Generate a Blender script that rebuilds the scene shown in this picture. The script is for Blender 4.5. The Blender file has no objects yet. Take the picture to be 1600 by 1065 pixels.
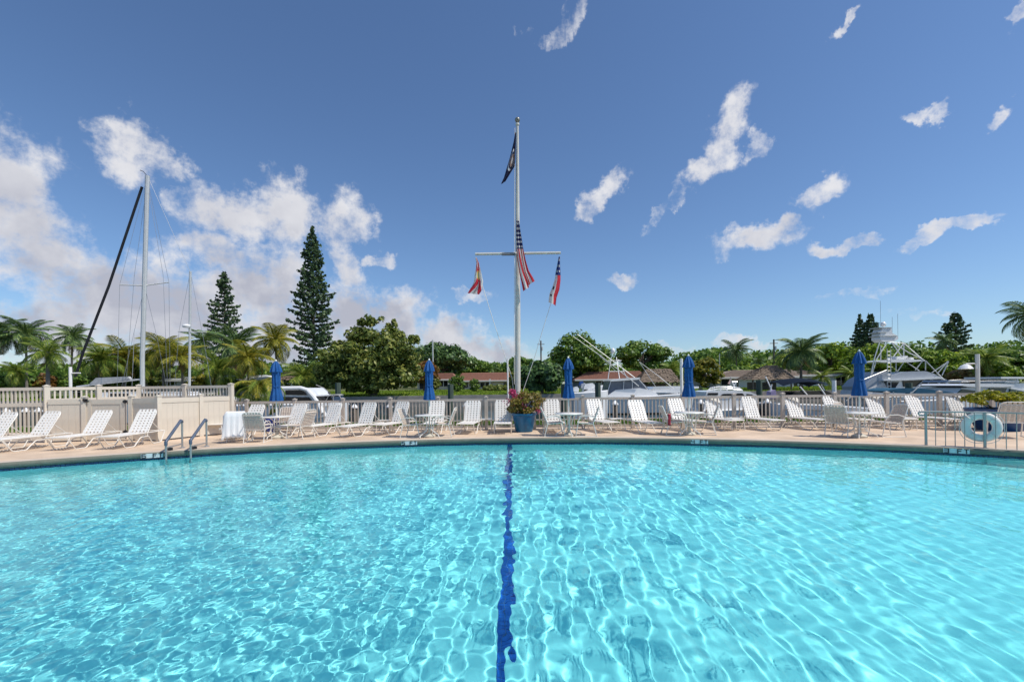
import bpy, math, random
import numpy as np
from mathutils import Vector, Matrix

# ------------------------------------------------------------------ camera, world, sun
sc = bpy.context.scene
COL = sc.collection
F, H, ROLL = 711.0, 1.7, 0.0135          # focal length in photo pixels, eye height, camera roll
PI = math.pi
sc.render.engine = 'CYCLES'
sc.cycles.use_denoising = True
sc.cycles.max_bounces = 10
sc.cycles.transparent_max_bounces = 12
sc.view_settings.view_transform = 'Standard'
sc.view_settings.look = 'None'
sc.view_settings.exposure = 0.0
sc.view_settings.gamma = 1.0
sc.view_settings.use_curve_mapping = False

cam = bpy.data.cameras.new('camera')
cam_ob = bpy.data.objects.new('camera', cam)
COL.objects.link(cam_ob)
cam.sensor_width = 36.0
cam.lens = F / 1600 * 36
cam.shift_y = (600 - 532.5) / 1600
cam.clip_start, cam.clip_end = 0.1, 3000
cam_ob.location = (0, 0, H)
cam_ob.rotation_euler = (PI / 2, math.atan(ROLL), 0)
sc.camera = cam_ob

SUN_EL = math.radians(56)
SUN_AZ = math.radians(111)               # clockwise from +Y (straight ahead)
sun_dir = Vector((math.sin(SUN_AZ) * math.cos(SUN_EL), math.cos(SUN_AZ) * math.cos(SUN_EL), math.sin(SUN_EL)))
sun = bpy.data.lights.new('sun', 'SUN')
sun.energy = 4.2
sun.angle = math.radians(0.53)
sun.color = (1.0, 0.95, 0.87)
sun.cycles.is_caustics_light = True      # real sun caustics through the pool surface
sun_ob = bpy.data.objects.new('sun', sun)
COL.objects.link(sun_ob)
sun_ob.rotation_euler = sun_dir.to_track_quat('Z', 'Y').to_euler()
sun_ob.location = (20, 0, 40)


def ray(px, py):
    u, v = px - 800, py - 600
    return u - ROLL * v, v + ROLL * u


def G(px, py, z=0.0):
    """photo pixel -> point on the level z"""
    u, v = ray(px, py)
    Y = (H - z) * F / v
    return Vector((u / F * Y, Y, z))


def P(px, py, Y):
    """photo pixel -> point at the distance Y"""
    u, v = ray(px, py)
    return Vector((u / F * Y, Y, H - v / F * Y))


# ---- sky with clouds
W = bpy.data.worlds.new('World')
sc.world = W
W.use_nodes = True
wn = W.node_tree
wn.nodes.clear()


def N(nt, t, **kw):
    n = nt.nodes.new(t)
    for k, v in kw.items():
        if k.startswith('i_'):
            k = k[2:]
            key = int(k) if k.isdigit() else k.replace('_', ' ')
            if isinstance(v, bpy.types.NodeSocket):
                nt.links.new(v, n.inputs[key])
            else:
                n.inputs[key].default_value = v
        else:
            setattr(n, k, v)
    return n


def M(nt, op, a, b=0.0, c=0.0, clamp=False):
    n = nt.nodes.new('ShaderNodeMath')
    n.operation = op
    n.use_clamp = clamp
    for i, x in enumerate((a, b, c)):
        if isinstance(x, bpy.types.NodeSocket):
            nt.links.new(x, n.inputs[i])
        else:
            n.inputs[i].default_value = x
    return n.outputs[0]


sky = N(wn, 'ShaderNodeTexSky', sky_type='NISHITA', sun_disc=False, sun_elevation=SUN_EL,
        sun_rotation=SUN_AZ, altitude=0.0, air_density=1.0, dust_density=0.35, ozone_density=2.5)
tc = N(wn, 'ShaderNodeTexCoord')
sep = N(wn, 'ShaderNodeSeparateXYZ', i_0=tc.outputs['Generated'])
az = M(wn, 'ARCTAN2', sep.outputs[0], sep.outputs[1])
el = M(wn, 'ARCSINE', sep.outputs[2])
skyp = N(wn, 'ShaderNodeCombineXYZ', i_0=az, i_1=el)
warp = N(wn, 'ShaderNodeTexNoise', i_Vector=skyp.outputs[0], i_Scale=7.0, i_Detail=6.0, i_Roughness=0.62)
wsub = N(wn, 'ShaderNodeVectorMath', operation='SUBTRACT', i_0=warp.outputs['Color'], i_1=(0.5, 0.5, 0.5))
wscl = N(wn, 'ShaderNodeVectorMath', operation='SCALE', i_0=wsub.outputs[0], i_Scale=0.14)
warp2 = N(wn, 'ShaderNodeTexNoise', i_Vector=skyp.outputs[0], i_Scale=24.0, i_Detail=7.0, i_Roughness=0.6)
wsub2 = N(wn, 'ShaderNodeVectorMath', operation='SUBTRACT', i_0=warp2.outputs['Color'], i_1=(0.5, 0.5, 0.5))
wscl2 = N(wn, 'ShaderNodeVectorMath', operation='SCALE', i_0=wsub2.outputs[0], i_Scale=0.06)
wadd0 = N(wn, 'ShaderNodeVectorMath', operation='ADD', i_0=skyp.outputs[0], i_1=wscl.outputs[0])
wadd = N(wn, 'ShaderNodeVectorMath', operation='ADD', i_0=wadd0.outputs[0], i_1=wscl2.outputs[0])
flat = N(wn, 'ShaderNodeVectorMath', operation='MULTIPLY', i_0=wadd.outputs[0], i_1=(1, 1, 0))
# centre x, y, half width, half height (photo pixels), tilt in degrees, strength
CLOUDS = [(-60, 310, 150, 150, 0, 2.2), (10, 295, 90, 110, 0, 2.2), (60, 375, 110, 84, -20, 2.2), (205, 222, 70, 54, 0, .95),
          (255, 245, 55, 34, -10, .62), (270, 300, 26, 16, 0, .35), (380, 335, 120, 52, 3, 1.9), (455, 320, 70, 42, 0, 1.2),
          (540, 345, 46, 58, 0, .75), (556, 420, 30, 50, 15, .65), (330, 395, 70, 40, 0, .8), (140, 450, 130, 90, 0, 2.6),
          (230, 490, 180, 115, 0, 2.6), (340, 490, 150, 110, 0, 2.6), (420, 440, 115, 80, 0, 2.0), (90, 510, 160, 84, 0, 2.2), (300, 560, 340, 80, 0, 2.4),
          (440, 505, 110, 80, 0, 1.6), (540, 500, 76, 66, 0, 1.3), (600, 413, 26, 17, 10, .6), (615, 500, 74, 48, 0, 1.2),
          (690, 525, 74, 38, 0, 1.2), (750, 552, 105, 34, 0, 1.2), (735, 462, 40, 12, 0, .35), (870, 555, 70, 16, 0, .5),
          (1142, 190, 40, 38, 20, .8), (1128, 228, 38, 40, 0, .72), (1100, 262, 44, 30, 20, .8), (1190, 222, 32, 20, 30, .36),
          (1040, 318, 46, 13, 35, .34), (948, 290, 44, 22, 25, .68), (922, 318, 32, 16, 30, .55), (980, 432, 30, 15, 5, .6),
          (1185, 377, 86, 24, 6, .85), (1222, 358, 46, 20, 10, .7), (1270, 292, 44, 20, 25, .55), (1272, 312, 12, 22, 10, .3), (1320, 376, 50, 14, 8, .6),
          (1440, 372, 60, 13, 10, .48), (1495, 350, 66, 11, 12, .44), (1560, 186, 34, 16, 22, .75), (1438, 188, 30, 12, 20, .5),
          (1326, 40, 24, 10, 32, .6), (1592, 18, 26, 20, 0, .55), (880, 30, 40, 20, 45, .3), (840, 52, 26, 16, 0, .22),
          (1050, 537, 55, 9, 0, .45), (1160, 530, 60, 9, 0, .42), (1320, 470, 60, 8, 5, .28), (1430, 490, 60, 9, 0, .3), (1380, 545, 80, 10, 0, .3)]
acc = None
for cx, cy, rx, ry, tilt, st in CLOUDS:
    d = P(cx, cy, 1.0) - Vector((0, 0, H))
    a0, e0 = math.atan2(d.x, d.y), math.atan2(d.z, math.hypot(d.x, d.y))
    k = d.length
    sx, sy = rx / F / (d.x * d.x + 1), ry / F / k
    mp = N(wn, 'ShaderNodeMapping', vector_type='TEXTURE', i_Vector=flat.outputs[0], i_Location=(a0, e0, 0),
           i_Rotation=(0, 0, math.radians(tilt)), i_Scale=(sx * 1.15, sy * 1.15, 1))
    ln = N(wn, 'ShaderNodeVectorMath', operation='LENGTH', i_0=mp.outputs[0])
    val = M(wn, 'MINIMUM', M(wn, 'MULTIPLY_ADD', ln.outputs['Value'], -1.55, 1.42), st)
    acc = val if acc is None else M(wn, 'MAXIMUM', acc, val)
# scattered clouds all round the rest of the sky
far = N(wn, 'ShaderNodeTexNoise', i_Vector=skyp.outputs[0], i_Scale=2.3, i_Detail=3.0)
side = M(wn, 'SUBTRACT', M(wn, 'ABSOLUTE', az), 0.95)
side = M(wn, 'MULTIPLY', side, 4.0, clamp=True)
gen = M(wn, 'ADD', M(wn, 'MULTIPLY_ADD', far.outputs[0], 5.0, -2.9), M(wn, 'MULTIPLY_ADD', side, 3.0, -3.0))
acc = M(wn, 'MAXIMUM', acc, gen)
fb = N(wn, 'ShaderNodeTexNoise', i_Vector=skyp.outputs[0], i_Scale=19.0, i_Detail=10.0, i_Roughness=0.64)
off = N(wn, 'ShaderNodeVectorMath', operation='ADD', i_0=skyp.outputs[0], i_1=(0.020, 0.034, 0))
fb2 = N(wn, 'ShaderNodeTexNoise', i_Vector=off.outputs[0], i_Scale=8.0, i_Detail=7.0, i_Roughness=0.52)
fb3 = N(wn, 'ShaderNodeTexNoise', i_Vector=skyp.outputs[0], i_Scale=8.0, i_Detail=7.0, i_Roughness=0.52)
core = M(wn, 'ADD', acc, M(wn, 'MULTIPLY_ADD', fb.outputs[0], 2.9, -1.52))
dens = N(wn, 'ShaderNodeMapRange', interpolation_type='SMOOTHSTEP', i_0=core, i_1=-0.05, i_2=1.05)
up = M(wn, 'GREATER_THAN', sep.outputs[2], -0.02)
dens_o = M(wn, 'MULTIPLY', M(wn, 'MULTIPLY', dens.outputs[0], up), 0.97)
relief = M(wn, 'MULTIPLY_ADD', M(wn, 'SUBTRACT', fb3.outputs[0], fb2.outputs[0]), 3.2, 0.5, clamp=True)
thick = N(wn, 'ShaderNodeMapRange', interpolation_type='SMOOTHSTEP', i_0=acc, i_1=0.1, i_2=1.0)
low = N(wn, 'ShaderNodeMapRange', interpolation_type='SMOOTHSTEP', i_0=el, i_1=0.42, i_2=0.13)
grey = M(wn, 'MULTIPLY', thick.outputs[0], M(wn, 'MULTIPLY_ADD', low.outputs[0], 0.62, 0.22))
grey = M(wn, 'MULTIPLY', grey, M(wn, 'MULTIPLY_ADD', relief, -1.1, 1.6), clamp=True)
ccol = N(wn, 'ShaderNodeMix', data_type='RGBA', i_0=grey, i_6=(0.89, 0.89, 0.92, 1), i_7=(0.49, 0.505, 0.59, 1))
tint = N(wn, 'ShaderNodeMix', data_type='RGBA', blend_type='MULTIPLY', i_0=1.0, i_6=sky.outputs[0], i_7=(0.80, 0.935, 1.09, 1))
bg1 = N(wn, 'ShaderNodeBackground', i_Color=tint.outputs[2], i_Strength=0.118)
bg2 = N(wn, 'ShaderNodeBackground', i_Color=ccol.outputs[2], i_Strength=0.95)
mixs = N(wn, 'ShaderNodeMixShader', i_0=dens_o, i_1=bg1.outputs[0], i_2=bg2.outputs[0])
N(wn, 'ShaderNodeOutputWorld', i_0=mixs.outputs[0])

# ------------------------------------------------------------------ materials
MATS = {}


def mat(name, col, rough=0.5, metal=0.0, var=0.0, vscale=3.0, col2=None, spec=0.5, bump=0.0, bscale=40.0, coat=0.0):
    """principled material with a little procedural colour variation"""
    if name in MATS:
        return MATS[name]
    m = bpy.data.materials.new(name)
    m.use_nodes = True
    nt = m.node_tree
    b = nt.nodes['Principled BSDF']
    b.inputs['Base Color'].default_value = (*col, 1)
    b.inputs['Roughness'].default_value = rough
    b.inputs['Metallic'].default_value = metal
    b.inputs['Specular IOR Level'].default_value = spec
    if coat:
        b.inputs['Coat Weight'].default_value = coat
        b.inputs['Coat Roughness'].default_value = 0.1
    if var or col2:
        t = N(nt, 'ShaderNodeTexCoord')
        nz = N(nt, 'ShaderNodeTexNoise', i_Vector=t.outputs['Object'], i_Scale=vscale, i_Detail=5.0, i_Roughness=0.65)
        c2 = col2 or tuple(c * (1 - var) for c in col)
        rg = N(nt, 'ShaderNodeMapRange', i_0=nz.outputs[0], i_1=0.35, i_2=0.68)
        mx = N(nt, 'ShaderNodeMix', data_type='RGBA', i_0=rg.outputs[0], i_6=(*col, 1), i_7=(*c2, 1))
        nt.links.new(mx.outputs[2], b.inputs['Base Color'])
        if bump:
            n2 = N(nt, 'ShaderNodeTexNoise', i_Vector=t.outputs['Object'], i_Scale=bscale, i_Detail=4.0)
            bp = N(nt, 'ShaderNodeBump', i_Strength=bump, i_Distance=0.02, i_Height=n2.outputs[0])
            nt.links.new(bp.outputs[0], b.inputs['Normal'])
    MATS[name] = m
    return m


def leaf_mat(name, c1, c2, c3, trans=0.4):
    if name in MATS:
        return MATS[name]
    m = bpy.data.materials.new(name)
    m.use_nodes = True
    nt = m.node_tree
    b = nt.nodes['Principled BSDF']
    out = nt.nodes['Material Output']
    g = N(nt, 'ShaderNodeNewGeometry')
    rp = N(nt, 'ShaderNodeValToRGB', i_0=g.outputs['Random Per Island'])
    e = rp.color_ramp.elements
    e[0].position, e[0].color = 0.1, (*c1, 1)
    e[1].position, e[1].color = 0.95, (*c3, 1)
    x = e.new(0.55)
    x.color = (*c2, 1)
    nt.links.new(rp.outputs[0], b.inputs['Base Color'])
    b.inputs['Roughness'].default_value = 0.45
    b.inputs['Specular IOR Level'].default_value = 0.4
    tr = N(nt, 'ShaderNodeBsdfTranslucent', i_0=rp.outputs[0])
    mx = N(nt, 'ShaderNodeMixShader', i_0=trans, i_1=b.outputs[0], i_2=tr.outputs[0])
    nt.links.new(mx.outputs[0], out.inputs[0])
    MATS[name] = m
    return m


white = mat('white_frame_paint', (0.80, 0.76, 0.69), 0.4, var=0.12, vscale=6)
strap = mat('white_vinyl_strap', (0.84, 0.80, 0.74), 0.5, var=0.10, vscale=9)
sling = mat('tan_vinyl_strap', (0.66, 0.56, 0.47), 0.6, var=0.15, vscale=12)
vinyl = mat('beige_vinyl', (0.71, 0.63, 0.52), 0.45, var=0.16, vscale=1.2)
black = mat('black_iron', (0.02, 0.02, 0.022), 0.5, var=0.2)
steel = mat('brushed_steel', (0.40, 0.385, 0.37), 0.4, 0.5, var=0.15)
sleeve = mat('blue_grey_rail_sleeve', (0.09, 0.115, 0.165), 0.45, var=0.2)
canvas_blue = mat('blue_canvas', (0.002, 0.085, 0.29), 0.75, var=0.25, vscale=5, bump=0.3, bscale=12)
teal_pot = mat('teal_glazed_pot', (0.006, 0.14, 0.29), 0.35, var=0.3, vscale=7, col2=(0.004, 0.09, 0.20))
blue_pot = mat('blue_pot', (0.004, 0.06, 0.20), 0.4, var=0.25)
gel = mat('white_gelcoat', (0.84, 0.83, 0.81), 0.2, var=0.05, coat=0.4)
gelgrey = mat('grey_gelcoat', (0.36, 0.39, 0.43), 0.3, var=0.1)
smoked = mat('smoked_glass', (0.015, 0.018, 0.022), 0.08, var=0.1)
clearglass = mat('pale_vinyl_window', (0.16, 0.18, 0.22), 0.15, var=0.3, vscale=2)
navy_canvas = mat('navy_canvas', (0.004, 0.011, 0.026), 0.85, var=0.3, spec=0.15)
teal_canvas = mat('teal_canvas', (0.008, 0.09, 0.16), 0.7, var=0.25)
alu = mat('pale_aluminium', (0.62, 0.62, 0.60), 0.35, 0.3, var=0.1)
pole_paint = mat('off_white_pole_paint', (0.62, 0.59, 0.53), 0.4, var=0.15, vscale=2)
wood = mat('weathered_dock_wood', (0.20, 0.16, 0.12), 0.8, var=0.4, vscale=4)
pile_green = mat('green_treated_pile', (0.07, 0.10, 0.075), 0.85, var=0.4, vscale=3)
thatch = mat('palm_thatch', (0.24, 0.18, 0.13), 0.95, var=0.5, vscale=8, bump=0.8, bscale=25)
terracotta = mat('terracotta_tile', (0.36, 0.17, 0.115), 0.8, var=0.35, vscale=2.5, col2=(0.24, 0.115, 0.08))
tanroof = mat('tan_shingle', (0.36, 0.28, 0.22), 0.85, var=0.3, vscale=2)
stucco = mat('cream_stucco', (0.62, 0.58, 0.47), 0.85, var=0.12)
wstucco = mat('white_stucco', (0.66, 0.67, 0.66), 0.85, var=0.12)
bark = mat('grey_bark', (0.14, 0.11, 0.085), 0.9, var=0.45, vscale=5)
palm_bark = mat('palm_bark', (0.22, 0.19, 0.16), 0.9, var=0.4, vscale=6)
towel_m = mat('white_towel', (0.86, 0.85, 0.84), 0.9, var=0.06, bump=0.5, bscale=120)
red_towel = mat('red_cloth', (0.45, 0.03, 0.05), 0.9, var=0.2)
lime = mat('lime_green_paint', (0.22, 0.30, 0.05), 0.5, var=0.2)
concrete = mat('seawall_concrete', (0.34, 0.31, 0.27), 0.85, var=0.3, vscale=1.5)
ringm = mat('pale_ring_foam', (0.84, 0.78, 0.73), 0.5, var=0.1)
rope_m = mat('white_rope', (0.7, 0.68, 0.64), 0.8, var=0.1)
dark_sail = mat('dark_sail_cover', (0.010, 0.012, 0.018), 0.8, var=0.3)
wire_m = mat('rigging_wire', (0.25, 0.26, 0.28), 0.4, 0.6, var=0.1)
blue_tile = mat('cobalt_tile', (0.016, 0.10, 0.45), 0.2, var=0.3, vscale=4)
white_tile = mat('white_tile', (0.62, 0.66, 0.66), 0.3, var=0.1)
black_letter = mat('black_lettering', (0.012, 0.014, 0.018), 0.4, var=0.1)

L_olive = leaf_mat('olive_leaf', (0.071, 0.110, 0.020), (0.172, 0.232, 0.041), (0.383, 0.383, 0.091))
L_dark = leaf_mat('dark_leaf', (0.034, 0.075, 0.027), (0.082, 0.164, 0.043), (0.191, 0.300, 0.082), 0.2)
L_mid = leaf_mat('mid_leaf', (0.053, 0.115, 0.021), (0.136, 0.253, 0.037), (0.315, 0.420, 0.074))
L_bright = leaf_mat('bright_leaf', (0.094, 0.169, 0.015), (0.226, 0.357, 0.028), (0.451, 0.545, 0.066))
L_yellow = leaf_mat('croton_leaf', (0.09, 0.12, 0.012), (0.22, 0.22, 0.02), (0.36, 0.30, 0.035))
L_orange = leaf_mat('bronze_leaf', (0.168, 0.076, 0.020), (0.336, 0.151, 0.037), (0.269, 0.252, 0.050))
L_pine = leaf_mat('norfolk_needles', (0.026, 0.057, 0.026), (0.053, 0.105, 0.040), (0.131, 0.198, 0.066), 0.15)
L_palm = leaf_mat('coconut_leaflet', (0.087, 0.149, 0.025), (0.223, 0.323, 0.044), (0.471, 0.497, 0.087))
L_palmy = leaf_mat('yellow_palm_leaflet', (0.113, 0.146, 0.016), (0.308, 0.308, 0.036), (0.583, 0.470, 0.057))
L_palmd = leaf_mat('dark_palm_leaflet', (0.050, 0.102, 0.042), (0.129, 0.211, 0.060), (0.307, 0.391, 0.102), 0.2)
L_dead = leaf_mat('dry_palm_leaf', (0.216, 0.140, 0.065), (0.432, 0.281, 0.130), (0.259, 0.302, 0.086))
L_boug = leaf_mat('bougainvillea_leaf', (0.169, 0.130, 0.026), (0.312, 0.221, 0.052), (0.260, 0.260, 0.046))
L_pink = leaf_mat('pink_bract', (0.45, 0.035, 0.13), (0.60, 0.07, 0.20), (0.66, 0.16, 0.26))
L_coral = leaf_mat('coral_bract', (0.35, 0.06, 0.03), (0.42, 0.14, 0.06), (0.5, 0.2, 0.12))
L_lime = leaf_mat('lime_shrub_leaf', (0.138, 0.163, 0.010), (0.312, 0.325, 0.015), (0.450, 0.400, 0.025))


# ------------------------------------------------------------------ mesh building
class MB:
    def __init__(s):
        s.v, s.f, s.mi = [], [], []
        s.cur = 0

    def add(s, vs, fs):
        o = len(s.v)
        s.v += [tuple(v) for v in vs]
        s.f += [tuple(i + o for i in f) for f in fs]
        s.mi += [s.cur] * len(fs)
        return s

    def box(s, c, d, rz=0.0):
        x, y, z = (k / 2 for k in d)
        ca, sa = math.cos(rz), math.sin(rz)
        vs = [(c[0] + a * ca - b * sa, c[1] + a * sa + b * ca, c[2] + e) for e in (-z, z) for a, b in ((-x, -y), (x, -y), (x, y), (-x, y))]
        return s.add(vs, [(3, 2, 1, 0), (4, 5, 6, 7), (0, 1, 5, 4), (1, 2, 6, 5), (2, 3, 7, 6), (3, 0, 4, 7)])

    def beam(s, p, q, w, h, up=(0, 0, 1)):
        p, q = Vector(p), Vector(q)
        d = (q - p).normalized()
        sd = d.cross(Vector(up))
        if sd.length < 1e-4:
            sd = Vector((1, 0, 0))
        sd.normalize()
        u = sd.cross(d)
        vs = [e + sd * (a * w / 2) + u * (b * h / 2) for e in (p, q) for a, b in ((-1, -1), (1, -1), (1, 1), (-1, 1))]
        return s.add(vs, [(3, 2, 1, 0), (4, 5, 6, 7), (0, 1, 5, 4), (1, 2, 6, 5), (2, 3, 7, 6), (3, 0, 4, 7)])

    def tube(s, pts, r, n=6, closed=False):
        pts = [Vector(p) for p in pts]
        m = len(pts)
        rs = r if isinstance(r, (list, tuple)) else [r] * m
        o = len(s.v)
        ref = None
        for i, p in enumerate(pts):
            if closed:
                d = pts[(i + 1) % m] - pts[i - 1]
            else:
                d = pts[min(i + 1, m - 1)] - pts[max(i - 1, 0)]
            d.normalize()
            if ref is None:
                ref = Vector((0, 0, 1)) if abs(d.z) < 0.9 else Vector((1, 0, 0))
            a = d.cross(ref)
            if a.length < 1e-4:
                a = d.cross(Vector((0, 1, 0)))
            a.normalize()
            b = a.cross(d)
            ref = b
            for k in range(n):
                t = 2 * PI * k / n
                s.v.append(tuple(p + (a * math.cos(t) + b * math.sin(t)) * rs[i]))
        c = m if closed else m - 1
        nf = 0
        for i in range(c):
            j = (i + 1) % m
            for k in range(n):
                l = (k + 1) % n
                s.f.append((o + i * n + k, o + i * n + l, o + j * n + l, o + j * n + k))
                nf += 1
        if not closed:
            s.f.append(tuple(o + k for k in reversed(range(n))))
            s.f.append(tuple(o + (m - 1) * n + k for k in range(n)))
            nf += 2
        s.mi += [s.cur] * nf
        return s

    def lathe(s, prof, n=16, c=(0, 0, 0), mod=None):
        """prof: list of (radius, z); mod(angle, i) scales the radius"""
        vs = []
        for i, (r, z) in enumerate(prof):
            for k in range(n):
                t = 2 * PI * k / n
                q = r * (mod(t, i) if mod else 1)
                vs.append((c[0] + q * math.cos(t), c[1] + q * math.sin(t), c[2] + z))
        fs = []
        for i in range(len(prof) - 1):
            for k in range(n):
                l = (k + 1) % n
                fs.append((i * n + k, i * n + l, (i + 1) * n + l, (i + 1) * n + k))
        fs.append(tuple(reversed(range(n))))
        fs.append(tuple((len(prof) - 1) * n + k for k in range(n)))
        return s.add(vs, fs)

    def prism(s, poly, y0, y1, shrink=1.0):
        """outline (x, z) given width from y0 to y1"""
        n = len(poly)
        cx = sum(p[0] for p in poly) / n
        vs = [(x, y0, z) for x, z in poly] + [(cx + (x - cx) * shrink, y1, z) for x, z in poly]
        fs = [tuple(range(n)), tuple(reversed(range(n, 2 * n)))]
        for i in range(n):
            j = (i + 1) % n
            fs.append((j, i, n + i, n + j))
        return s.add(vs, fs)

    def pxprism(s, poly, Y, depth, shrink=1.0):
        """outline read at the distance Y, with a real depth going away from there"""
        q = [P(x, y, Y) for x, y in poly]
        return s.prism([(p.x, p.z) for p in q], Y, Y + depth, shrink)

    def sphere(s, c, r, n=10, m=6, sz=1.0):
        prof = [(max(1e-3, r * math.sin(PI * i / m)), -r * sz * math.cos(PI * i / m)) for i in range(m + 1)]
        return s.lathe(prof, n, c)

    def mesh(s, name, mats, ang=40, base=None):
        me = bpy.data.meshes.new(name)
        vs = s.v if base is None else [(x - base[0], y - base[1], z - base[2]) for x, y, z in s.v]
        me.from_pydata(vs, [], s.f)
        for m in (mats if isinstance(mats, (list, tuple)) else [mats]):
            me.materials.append(m)
        me.polygons.foreach_set('material_index', s.mi)
        if ang:
            me.polygons.foreach_set('use_smooth', [True] * len(me.polygons))
            me.set_sharp_from_angle(angle=math.radians(ang))
        me.validate()
        return me


def ob(name, me, parent=None, loc=(0, 0, 0), rot=(0, 0, 0), scale=(1, 1, 1), kind=None):
    o = bpy.data.objects.new(name, me)
    COL.objects.link(o)
    o.location, o.rotation_euler, o.scale = loc, rot, scale
    if parent is not None:
        o.parent = parent
    if kind:
        o['kind'] = kind
    return o


def tag(o, label, cat, group=None):
    o['label'], o['category'] = label, cat
    if group:
        o['group'] = group
    return o


def thing(name, label, cat, loc=(0, 0, 0), rz=0.0, group=None):
    return tag(ob(name, None, None, loc, (0, 0, rz)), label, cat, group)


def part(name, mb, mats, parent, kind=None, ang=40):
    """mesh given in the world's coordinates, hung under a thing that stands unrotated at its base"""
    b = parent.location
    if parent.parent is not None:
        b = b + parent.parent.location
    return ob(name, mb.mesh(name, mats, ang, base=b), parent, kind=kind)


def dup(root, loc, rz, label=None, group=None, keep=None):
    r = root.copy()
    COL.objects.link(r)
    r.location, r.rotation_euler = loc, (0, 0, rz)
    if label:
        r['label'] = label
    if group:
        r['group'] = group
    for ch in list(root.children):
        c = ch.copy()
        COL.objects.link(c)
        c.parent = r
        for g in list(ch.children):
            d = g.copy()
            COL.objects.link(d)
            d.parent = c
    return r


def struct(name, mb, mats, ang=40):
    return ob(name, mb.mesh(name, mats, ang), kind='structure')


# ------------------------------------------------------------------ pool
PC, PR = Vector((-0.34, -7.08)), 21.45          # pool edge: one wide arc
NEAR = 1.0                                      # the near edge of the pool, by the viewer's feet
WATER = -0.20


def floor_z(x):
    return WATER - max(0.8, min(1.75, 1.32 - 0.03 * x))


A0 = math.asin((NEAR - PC.y) / PR)              # where the arc meets the near edge
ARC = [A0 + (PI - 2 * A0) * i / 120 for i in range(121)]
arc = lambda r, t: (PC.x + r * math.cos(t), PC.y + r * math.sin(t))


def pool_paint():
    m = bpy.data.materials.new('pool_plaster')
    m.use_nodes = True
    nt = m.node_tree
    b = nt.nodes['Principled BSDF']
    t = N(nt, 'ShaderNodeTexCoord')
    nz = N(nt, 'ShaderNodeTexNoise', i_Vector=t.outputs['Object'], i_Scale=0.8, i_Detail=6.0)
    rp = N(nt, 'ShaderNodeMix', data_type='RGBA', i_0=nz.outputs[0], i_6=(0.45, 0.765, 0.79, 1), i_7=(0.54, 0.84, 0.86, 1))
    nt.links.new(rp.outputs[2], b.inputs['Base Color'])
    b.inputs['Roughness'].default_value = 0.9
    b.inputs['Specular IOR Level'].default_value = 0.1
    return m


plaster = pool_paint()
# floor: strips between the near edge and the arc, sloping from the deep left to the shallow right
mb = MB()
xs = np.linspace(-19.8, 19.2, 79)
rows = 24
for x in xs:
    ytop = PC.y + math.sqrt(max(0.0, PR ** 2 - (x - PC.x) ** 2))
    ytop = max(ytop, NEAR + 0.01)
    for j in range(rows + 1):
        y = NEAR + (ytop - NEAR) * j / rows
        mb.v.append((x, y, floor_z(x)))
for i in range(len(xs) - 1):
    for j in range(rows):
        a = i * (rows + 1) + j
        mb.f.append((a, a + rows + 1, a + rows + 2, a + 1))
        mb.mi.append(0)
pool_floor = struct('pool_floor', mb, plaster, 0)
mb = MB()
for i, t in enumerate(ARC):
    x, y = arc(PR, t)
    mb.v += [(x, y, floor_z(x) - 0.02), (x, y, -0.235)]
for i in range(len(ARC) - 1):
    mb.f.append((2 * i, 2 * i + 1, 2 * i + 3, 2 * i + 2))
    mb.mi.append(0)
o = len(mb.v)
mb.v += [(-19.9, NEAR, -2.2), (19.3, NEAR, -2.2), (19.3, NEAR, -0.02), (-19.9, NEAR, -0.02)]
mb.f.append((o, o + 1, o + 2, o + 3))
mb.mi.append(0)
pool_wall = struct('pool_wall', mb, plaster, 60)
# entry bench along the shallow right end
mb = MB()
bt = [math.radians(57.0 - 22 * i / 30) for i in range(31)]
for t in bt:
    w = 0.75 * min(1.0, (math.radians(57.2) - t) / math.radians(5.0) + 0.02)
    for r, z in ((PR - 0.004, WATER - 0.30), (PR - w, WATER - 0.30), (PR - w, WATER - 1.1)):
        x, y = arc(r, t)
        mb.v.append((x, y, z))
for i in range(30):
    for k in range(2):
        a = i * 3 + k
        mb.f.append((a, a + 1, a + 4, a + 3))
        mb.mi.append(0)
pool_bench = struct('pool_step', mb, mat('pale_step_plaster', (0.62, 0.80, 0.80), 0.9, var=0.1), 30)
# lane line of cobalt tiles: near ones one by one, the far stretch joined
LX = -0.105
TS = 0.072
tile_me = MB().box((0, 0, 0.004), (TS - 0.006, TS - 0.006, 0.008)).mesh('lane_tile', blue_tile, 0)
y = 3.2
strip = MB()
while y < 14.2:
    for k in (-0.5, 0.5):
        x = LX + k * TS
        if y < 6.2:
            t_ = ob('lane_tile', tile_me, pool_floor, (x, y, floor_z(x)))
            t_.cycles.is_caustics_receiver = True
        else:
            strip.box((x, y, floor_z(x) + 0.004), (TS - 0.006, TS - 0.006, 0.008))
    y += TS
s_ = ob('lane_tile_strip', strip.mesh('lane_tile_strip', blue_tile, 0), pool_floor, kind='stuff')
s_.cycles.is_caustics_receiver = True
mb = MB()
for k in (-0.5, 0.5):
    x = LX + k * TS
    yw = PC.y + math.sqrt(PR ** 2 - (x - PC.x) ** 2) - 0.006
    zz = floor_z(x) + 0.03
    while zz < WATER - 0.05:
        mb.box((x, yw, zz), (TS - 0.006, 0.008, TS - 0.006))
        zz += TS
s_ = ob('wall_tile_strip', mb.mesh('wall_tile_strip', blue_tile, 0), pool_wall, kind='stuff')
grout = MB()
grout.box((LX, 8.9, floor_z(LX) + 0.0015), (2 * TS, 11.2, 0.001))
g_ = ob('grout_bed', grout.mesh('grout_bed', mat('pale_grout', (0.16, 0.24, 0.42), 0.9, var=0.1), 0), pool_floor)
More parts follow.
